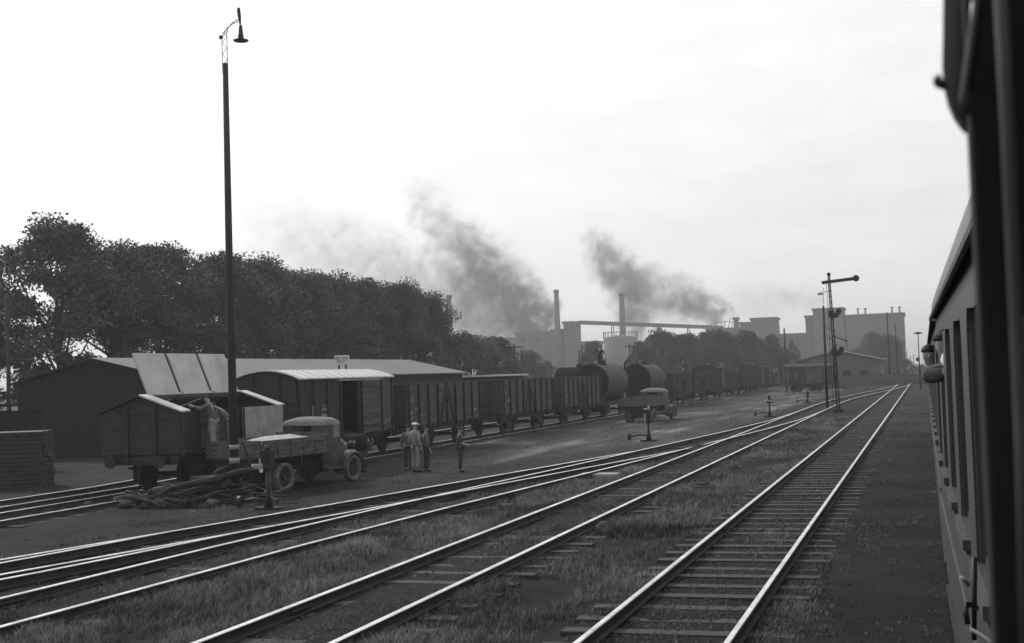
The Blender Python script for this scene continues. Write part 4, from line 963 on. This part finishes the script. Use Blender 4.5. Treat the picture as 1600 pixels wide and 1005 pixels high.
tree(TV[0], -55, 65.5, -.5, .62, 4.0, 'lower tree filling the extreme left edge below the others', 'tall trees behind the warehouse')
row = [(-51, 69.5, 1.05, 'tallest bushy tree at the left end of the tree row'), (-51, 75, .98, None), (-50.5, 80.5, 1.02, None), (-50, 86, .98, None), (-50, 92.5, 1.0, None), (-50, 98.5, .96, None), (-49.5, 104.5, .98, None), (-49, 110.5, .95, None), (-48.5, 116.5, .95, None), (-48, 122.0, .9, 'last tree at the right end of the tall row')]
ordn = ['second', 'third', 'fourth', 'fifth', 'sixth', 'seventh', 'eighth', 'ninth']
k = 0
for i, (x, y, s, lab) in enumerate(row):
    if lab is None: lab = '%s tree from the left in the front of the tall tree row' % ordn[k]; k += 1
    tree(TV[i % 4], x+rt.uniform(-.7, .7), y, -.5, s, rt.uniform(0, 6.28), lab, 'tall trees behind the warehouse')
for i in range(5):
    tree(TV[(i+2) % 4], -60+rt.uniform(-1, 1), 106+i*8.5, -.5, rt.uniform(.98, 1.08), rt.uniform(0, 6), 'tall tree half hidden behind the front of the tree row', 'hidden trees behind the tall row')
def bush(px, pyt, Y, s_var, lab, wid=1.0, grp='trees in front of the factory', var=None):
    p = at(px, pyt, Y); h = p.z+.5; vr = (var or TV2)[s_var % len(var or TV2)]; H0 = 10 if var is None else 12
    return tree(vr, p.x, Y, -.5, h/H0*wid, rt.uniform(0, 6), lab, grp, sz=h/H0)
bush(735, 521, 150, 0, 'dark rounded tree just right of the tall tree row', 1.1)
bush(775, 529, 155, 1, 'dark tree behind the crossarm pole', 1.0)
bush(700, 527, 148, 2, 'dark tree closing the right end of the tall row', 1.0)
bush(822, 551, 200, 2, 'pale hazy tree left of the tank drum', 1.15)
bush(848, 566, 215, 0, 'small hazy tree nearest the tank drum', 1.1)
bush(925, 536, 220, 1, 'hazy rounded tree above the dark tank drum', .75)
bush(1035, 517, 215, 0, 'dome shaped tree behind the tank wagons', 1.0)
bush(1005, 537, 205, 2, 'lower tree left of the dome shaped one', 1.1)
bush(1070, 524, 220, 1, 'tree right of the dome shaped one', 1.0)
bush(1100, 522, 225, 2, 'tree above the distant open wagons', 1.0)
bush(1130, 517, 230, 0, 'tree above the small dark van', .9)
bush(1165, 519, 235, 1, 'tree left of the slim pole above the dark vans', .95)
bush(1200, 527, 240, 2, 'tree above the last dark vans', 1.0)
bush(1225, 545, 245, 0, 'lowest tree at the right end above the vans', 1.0)
bush(1362, 521, 330, 1, 'rounded tree before the left half of the big silo', .9)
bush(1392, 523, 325, 0, 'rounded tree before the right half of the big silo', .9)
bush(1412, 560, 300, 2, 'low bush at the foot of the big silo', 1.2)
bush(1340, 547, 300, 2, 'low bush beside the gabled depot', 1.2)
for px, t_, Y in ((1236, 531, 330), (1243, 540, 335), (1248, 548, 340)): bush(px, t_, Y, 0, 'slim pointed poplar %s the gabled depot' % {1236: 'tallest of three left of', 1243: 'middle of three left of', 1248: 'shortest of three left of'}[px], .9, 'slim poplars', TP)
# far ground cover belt
mbv = MB(); rb = random.Random(8)
for i in range(9000):
    Y = rb.uniform(240, 420); x = Y*rb.uniform(-.33, .0); h = rb.uniform(0, 2.6)*(.4+.6*abs(noise.noise((x*.05, Y*.02, 0)))*2); s = rb.uniform(.3, .7)
    a = rb.random()*3.14; mbv.add([(x-s*math.cos(a), Y-s*math.sin(a), -.5+h-s*.5), (x+s*math.cos(a), Y+s*math.sin(a), -.5+h-s*.3), (x+s*.5, Y, -.5+h+s)], [(0, 1, 2)])
tag(mbv.build('scrub', M_LEAF2), 'low scrub covering the ground before the factory', 'scrub', kind='stuff')
# ------------------------------------------------------------------ depot on the right
dp0 = at(1238, 567, 205); dp1 = at(1378, 563, 205)
W2 = dp1.x-dp0.x; xc = (dp0.x+dp1.x)/2; zr2 = at(1300, 549, 205).z+.5; ze2 = at(1240, 567, 205).z+.5
dpo = empty('depot', (xc, 205, -.5)); tag(dpo, 'wide low gabled depot building behind the signal masts', 'building')
hw = W2/2
MB().poly([(-hw+.4, 0), (hw-.4, 0), (hw-.4, ze2), (0, zr2-.1), (-hw+.4, ze2)], 0, .3).box(-hw+.4, -hw+.7, .3, 26, 0, ze2).box(hw-.7, hw-.4, .3, 26, 0, ze2).poly([(-hw+.4, 0), (hw-.4, 0), (hw-.4, ze2), (0, zr2-.1), (-hw+.4, ze2)], 26, 26.3).build('wall', M_CONC, dpo)
MB().poly([(-hw, ze2), (0, zr2), (hw, ze2), (hw, ze2+.15), (0, zr2+.18), (-hw, ze2+.15)], -.4, 26.6).build('roof', M_ROOF, dpo)
for x in (-hw*.6, -hw*.2, hw*.2, hw*.6): w1 = MB().box(x-.6, x+.6, -.05, 0, 1.2, 2.6).build('window', M_GLASS, dpo); MB().box(x-.04, x+.04, -.08, -.051, 1.2, 2.6).build('glazing_bar', M_IRON, w1)
MB().box(-.8, -.2, 6, 6.6, zr2-.2, zr2+1.2).build('chimney', M_BRICKC, dpo)
fn = MB(); 
for k in range(22): fn.box(-3.3+k*.9, -3.2+k*.9, -.05, .05, 0, 2.0)
fn.box(-3.4, 15.8, .05, .09, 1.7, 1.85).box(-3.4, 15.8, .05, .09, .9, 1.05).box(-3.4, 15.8, .09, .12, .1, 1.95)
o = fn.build('board_fence', M_CONC); p = at(1300, 590, 190); o.location = (p.x, 190, -.5); tag(o, 'low dark board fence in front of the gabled depot', 'fence')
# ------------------------------------------------------------------ factory
def fbox(name, lab, px0, px1, pyt, Y, D, mt=M_CONC, cat='building', flare=0, vents=None, rows=0, lean=0):
    a = at(px0, pyt, Y); x0 = a.x; x1 = dr(px1, pyt)*(Y+D) if px1 < 1440 else at(px1, pyt, Y).x
    if x1 < x0+1: x1 = x0+(px1-px0)*Y/F*.7
    z1 = at((px0+px1)/2, pyt, Y).z
    r = empty(name, (x0, Y, -.5)); tag(r, lab, cat); w_ = x1-x0; h = z1+.5
    mb = MB(); s = flare
    mb.add([(-s, 0, 0), (w_+s, 0, 0), (w_+s, D, 0), (-s, D, 0), (0, 0, h-1), (w_, 0, h-1), (w_, D, h-1), (0, D, h-1)], [(0, 1, 5, 4), (1, 2, 6, 5), (2, 3, 7, 6), (3, 0, 4, 7), (4, 5, 6, 7)])
    mb.build('wall', mt, r)
    MB().box(-.5, w_+.5, -.5, D+.5, h-1, h).build('parapet', mt, r)
    if vents:
        for v_ in vents: MB().tube([(w_*v_, D*.2, h), (w_*v_, D*.2, h+2.2)], .35, 8).tube([(w_*v_, D*.2, h+2.2), (w_*v_, D*.2, h+2.6)], .7, 8).build('roof_vent', mt, r)
    for rr in range(rows):
        n = max(2, int(w_/5))
        for k in range(n):
            f = MB().box(w_*(k+.3)/n, w_*(k+.7)/n, -.12, -.02, h-4.5-rr*5, h-2.5-rr*5).build('window', M_GLASS, r)
    return r, w_, h
fbox('silo_block', 'big square silo block with four roof vents on the right', 1322, 1413, 490, 560, 25, vents=(.2, .33, .8, .93))
MB_ = None
fbox('factory_tower', 'stepped tower with flared cap left of the big silo', 1270, 1320, 481, 560, 14, flare=.6)
fbox('factory_tower', 'low shoulder block against the left of the capped tower', 1258, 1271, 493, 566, 12)
fbox('cooling_tower', 'slightly tapering tower left of the capped tower', 1173, 1217, 496, 570, 14, flare=1.0)
fbox('factory_hall', 'low hall joining the two towers', 1212, 1262, 521, 575, 10, rows=1)
fbox('factory_hall', 'wide hall under the far end of the conveyor', 1104, 1175, 512, 580, 16, rows=1)
fbox('factory_hall', 'small stack house where the right smoke starts', 1146, 1154, 496, 590, 4)
fbox('factory_hall', 'conveyor head house at the left of the bridge', 880, 907, 502, 520, 12)
fbox('factory_hall', 'low hall right of the left smoke', 862, 885, 514, 522, 10, rows=1)
fbox('factory_hall', 'long low hall under the left smoke', 806, 866, 518, 528, 14, rows=1)
fbox('factory_hall', 'low annex between head house and round tank', 905, 942, 533, 530, 10)
fbox('factory_hall', 'broad low works in front of the bridge supports', 985, 1110, 540, 535, 12, rows=1)
fbox('factory_hall', 'distant low works left of the long hall', 745, 808, 528, 560, 12)
fbox('factory_hall', 'low building joining the big silo and capped tower', 1300, 1330, 528, 575, 10)
fbox('distant_works', 'faint low works at the far right of the horizon', 1414, 1462, 572, 800, 30)
fbox('factory_hall', 'sloping shoulder hall between conveyor end and tapering tower', 1156, 1180, 503, 572, 10)
fbox('factory_hall', 'pale narrow block between capped tower and big silo', 1318, 1328, 497, 585, 8, mt=M_TIN)
gt = empty('pipe_gantry', (at(1132, 500, 575).x, 575, at(1132, 512, 575).z-.2)); tag(gt, 'tangle of pipes and rods on the hall beside the small stack house', 'pipework')
for q in range(9):
    x_ = -6+q*1.5; MB().tube([(x_, 0, 0), (x_+random.uniform(-1.2, 1.2), 0, random.uniform(1.5, 4.5))], .16, 5).build('pipe', M_IRON, gt)
MB().tube([(-6, 0, 2), (0, 0, 2.8), (6.5, 0, 2.2)], .14, 5).build('pipe', M_IRON, gt)
# round tank with railing
c0 = at(937, 525, 510); c1 = at(990, 525, 510); cr = (c1.x-c0.x)/2
tk = empty('storage_tank', ((c0.x+c1.x)/2, 510+cr, -.5)); tag(tk, 'round storage tank with railing under the conveyor', 'tank')
hz_ = at(963, 527, 510).z+.5
MB().tube([(0, 0, 0), (0, 0, hz_)], cr, 28).tube([(0, 0, hz_), (0, 0, hz_+1.0)], [cr, .5], 28).build('shell', M_CONC, tk)
rl = MB()
for k in range(24): a = k*math.pi/12; rl.tube([(cr*math.cos(a), cr*math.sin(a), hz_), (cr*math.cos(a), cr*math.sin(a), hz_+2.2)], .12, 4)
rl.tube([(cr*math.cos(k*math.pi/24), cr*math.sin(k*math.pi/24), hz_+2.2) for k in range(49)], .1, 4); rl.build('railing', M_IRON, tk)
# conveyor bridge
a = at(905, 504, 528); b_ = at(1128, 512, 585)
cvr = empty('conveyor_bridge', (a.x, a.y, 0)); tag(cvr, 'long covered conveyor bridge on trestles across the factory', 'conveyor')
d = (b_-a); mb = MB(); u = Vector((d.x, d.y, 0)).normalized(); nrm = Vector((-u.y, u.x, 0))*1.2
P = [Vector((0, 0, a.z)), Vector((d.x, d.y, b_.z))]
vs_ = []
for p in P:
    for s in (-1, 1):
        for h in (-.75, .75): vs_.append(p+nrm*s+Vector((0, 0, h)))
mb.add(vs_, [(0, 1, 3, 2), (4, 6, 7, 5), (0, 4, 5, 1), (2, 3, 7, 6), (1, 5, 7, 3), (0, 2, 6, 4)]); mb.build('gallery', M_CONC, cvr)
for t_ in (.22, .55, .75):
    c = P[0].lerp(P[1], t_); mb = MB()
    for s in (-1, 1): mb.tube([c+u*s*.4, Vector((c.x, c.y, -.5))+u*s*1.8], .22, 5)
    for z in (.3, .6): q = c.z*z; mb.tube([Vector((c.x, c.y, q))+u*-1.4*(1-z), Vector((c.x, c.y, q))+u*1.4*(1-z)], .15, 4)
    mb.build('trestle', M_IRON, cvr)
# chimneys
def chim(px, pyt, pyb, Y, r0, r1, lab):
    p = at(px, pyt, Y); h = p.z+.5; o = empty('chimney_stack', (p.x, Y, -.5)); tag(o, lab, 'chimney')
    MB().tube([(0, 0, 0), (0, 0, h)], [r0, r1], 18).build('shaft', M_BRICKC, o); MB().tube([(0, 0, h-1.2), (0, 0, h)], r1+.2, 18).build('crown_ring', M_BRICKC, o)
chim(869, 453, 510, 515, 1.7, .9, 'slim brick chimney left of the conveyor head house')
chim(971, 459, 525, 575, 1.7, 1.2, 'chimney half veiled by smoke behind the conveyor')
chim(701.5, 461, 530, 380, 1.0, .7, 'hazy chimney past the right end of the tree row')
# flag on the tower
p = at(1287, 480, 567); o = empty('flagpole', (p.x, 567, p.z-.5)); tag(o, 'flagpole with small flag on the capped tower', 'flagpole')
MB().tube([(0, 0, 0), (0, 0, 7)], .12, 6).build('pole', M_IRON, o); MB().add([(0, 0, 6.8), (-2.4, .3, 6.6), (-2.4, .3, 5.6), (0, 0, 5.7), (0, .05, 6.8), (-2.4, .35, 6.6), (-2.4, .35, 5.6), (0, .05, 5.7)], [(0, 1, 2, 3), (4, 7, 6, 5), (0, 4, 5, 1), (1, 5, 6, 2), (2, 6, 7, 3), (3, 7, 4, 0)]).build('flag', M_IRON, o)
# ------------------------------------------------------------------ smoke
def plume(name, lab, pts, Y, dens, col=.35, nscale=.12):
    """pts: (px,py,radius_px) along the plume at distance Y"""
    P = [(at(a, b_, Y+dy), r_*Y/F, k_) for a, b_, r_, dy, k_ in pts]
    mb = MB(); o3 = Vector(P[0][0])
    path = [p-o3 for p, r_, k_ in P]; rad = [r_*1.25 for p, r_, k_ in P]
    path = [path[0]-(path[1]-path[0]).normalized()*rad[0]]+path+[path[-1]+(path[-1]-path[-2]).normalized()*rad[-1]]
    rad = [rad[0]*.5]+rad+[rad[-1]*.6]
    o = MB().tube(path, rad, 20, 0, True, True, None).build(name, []) if False else None
    mb.tube(path, rad, 20); 
    m = bpy.data.materials.new('smoke'); m.use_nodes = True; t = m.node_tree; t.nodes.clear(); l = t.links.new
    oo = nn(t, 'ShaderNodeOutputMaterial'); pv = nn(t, 'ShaderNodeVolumePrincipled'); l(pv.outputs[0], oo.inputs['Volume'])
    pv.inputs['Color'].default_value = (col, col, col, 1); pv.inputs['Anisotropy'].default_value = .2
    tc_ = nn(t, 'ShaderNodeTexCoord'); nz_ = nn(t, 'ShaderNodeTexNoise'); nz_.inputs['Scale'].default_value = nscale; nz_.inputs['Detail'].default_value = 4; nz_.inputs['Roughness'].default_value = .6; nz_.inputs['Distortion'].default_value = .6
    l(tc_.outputs['Object'], nz_.inputs['Vector'])
    # domain warp
    wn = nn(t, 'ShaderNodeTexNoise'); wn.inputs['Scale'].default_value = nscale*.9; wn.inputs['Detail'].default_value = 2; l(tc_.outputs['Object'], wn.inputs['Vector'])
    sb = nn(t, 'ShaderNodeVectorMath', operation='SUBTRACT'); sb.inputs[1].default_value = (.5, .5, .5); l(wn.outputs['Color'], sb.inputs[0])
    sc = nn(t, 'ShaderNodeVectorMath', operation='SCALE'); sc.inputs['Scale'].default_value = P[len(P)//2][1]*1.3; l(sb.outputs[0], sc.inputs[0])
    ad = nn(t, 'ShaderNodeVectorMath', operation='ADD'); l(tc_.outputs['Object'], ad.inputs[0]); l(sc.outputs[0], ad.inputs[1])
    acc = None
    Q = []
    for i in range(len(P)-1):
        for s in (0, .5): Q.append((P[i][0].lerp(P[i+1][0], s), P[i][1]*(1-s)+P[i+1][1]*s, P[i][2]*(1-s)+P[i+1][2]*s))
    Q.append(P[-1])
    for p, r_, k_ in Q:
        ds_ = nn(t, 'ShaderNodeVectorMath', operation='DISTANCE'); l(ad.outputs[0], ds_.inputs[0]); ds_.inputs[1].default_value = tuple(p-o3)
        mr_ = nn(t, 'ShaderNodeMapRange'); mr_.interpolation_type = 'SMOOTHSTEP'; mr_.inputs['From Min'].default_value = r_; mr_.inputs['From Max'].default_value = r_*.25; mr_.inputs['To Min'].default_value = 0; mr_.inputs['To Max'].default_value = k_
        l(ds_.outputs['Value'], mr_.inputs['Value'])
        if acc is None: acc = mr_.outputs[0]
        else:
            mx = nn(t, 'ShaderNodeMath', operation='MAXIMUM'); l(acc, mx.inputs[0]); l(mr_.outputs[0], mx.inputs[1]); acc = mx.outputs[0]
    nr = nn(t, 'ShaderNodeMapRange'); nr.inputs['From Min'].default_value = .38; nr.inputs['From Max'].default_value = .62; nr.inputs['To Min'].default_value = .05; nr.inputs['To Max'].default_value = 1.7; l(nz_.outputs['Fac'], nr.inputs['Value'])
    m1 = nn(t, 'ShaderNodeMath', operation='MULTIPLY'); l(acc, m1.inputs[0]); l(nr.outputs[0], m1.inputs[1])
    m2 = nn(t, 'ShaderNodeMath', operation='MULTIPLY'); l(m1.outputs[0], m2.inputs[0]); m2.inputs[1].default_value = dens; l(m2.outputs[0], pv.inputs['Density'])
    o = mb.build(name, m); o.location = o3; tag(o, lab, 'smoke'); return o
plume('smoke_plume', 'broad grey smoke drifting up left behind the tree row end', [(866, 520, 22, 0, 2.6), (848, 495, 38, 0, 2.3), (820, 485, 60, 5, 1.1), (775, 450, 76, 10, .85), (735, 408, 72, 15, .6), (700, 365, 58, 20, .4), (668, 325, 46, 25, .22), (650, 290, 36, 28, .1)], 600, .13)
plume('smoke_plume', 'low thinner smoke spreading over the roofs left of the brick chimney', [(865, 535, 26, 0, 1.0), (815, 520, 44, 0, 1.0), (755, 500, 66, 8, .8), (690, 470, 80, 12, .4), (600, 430, 105, 14, .2), (490, 385, 115, 16, .1), (400, 350, 100, 16, .05)], 630, .1)
plume('smoke_plume', 'upright grey smoke column rising behind the conveyor', [(998, 545, 22, 0, 1.0), (993, 515, 32, 0, 1.0), (990, 480, 44, 3, .95), (982, 445, 50, 6, .9), (955, 412, 46, 9, .7), (930, 385, 34, 12, .6), (915, 370, 22, 15, .4)], 640, .14)
plume('smoke_plume', 'dark smoke streaming left from the small stack house', [(1147, 494, 8, 0, 2.4), (1135, 488, 18, 0, 1.8), (1105, 480, 34, 0, 1.1), (1070, 470, 48, 4, .75), (1030, 458, 52, 8, .55), (1000, 445, 46, 12, .4)], 615, .12)
plume('smoke_plume', 'faint smoke drifting left from the capped tower', [(1300, 470, 14, 0, .5), (1265, 465, 28, 0, .45), (1215, 470, 36, 0, .3), (1165, 468, 40, 0, .2)], 650, .06)
# ------------------------------------------------------------------ haze
hb_ = MB().box(-700, 330, -60, 950, -2.0, 118).build('haze', []) if False else MB().box(-700, 330, -60, 950, -2.0, 118)
m = bpy.data.materials.new('haze_air'); m.use_nodes = True; t = m.node_tree; t.nodes.clear()
oo = nn(t, 'ShaderNodeOutputMaterial'); pv = nn(t, 'ShaderNodeVolumePrincipled'); t.links.new(pv.outputs[0], oo.inputs['Volume'])
pv.inputs['Color'].default_value = (.97, .97, .97, 1); pv.inputs['Density'].default_value = .0005; pv.inputs['Anisotropy'].default_value = .4
ho = hb_.build('haze', m); tag(ho, 'thin industrial haze over the yard', 'haze', kind='stuff')
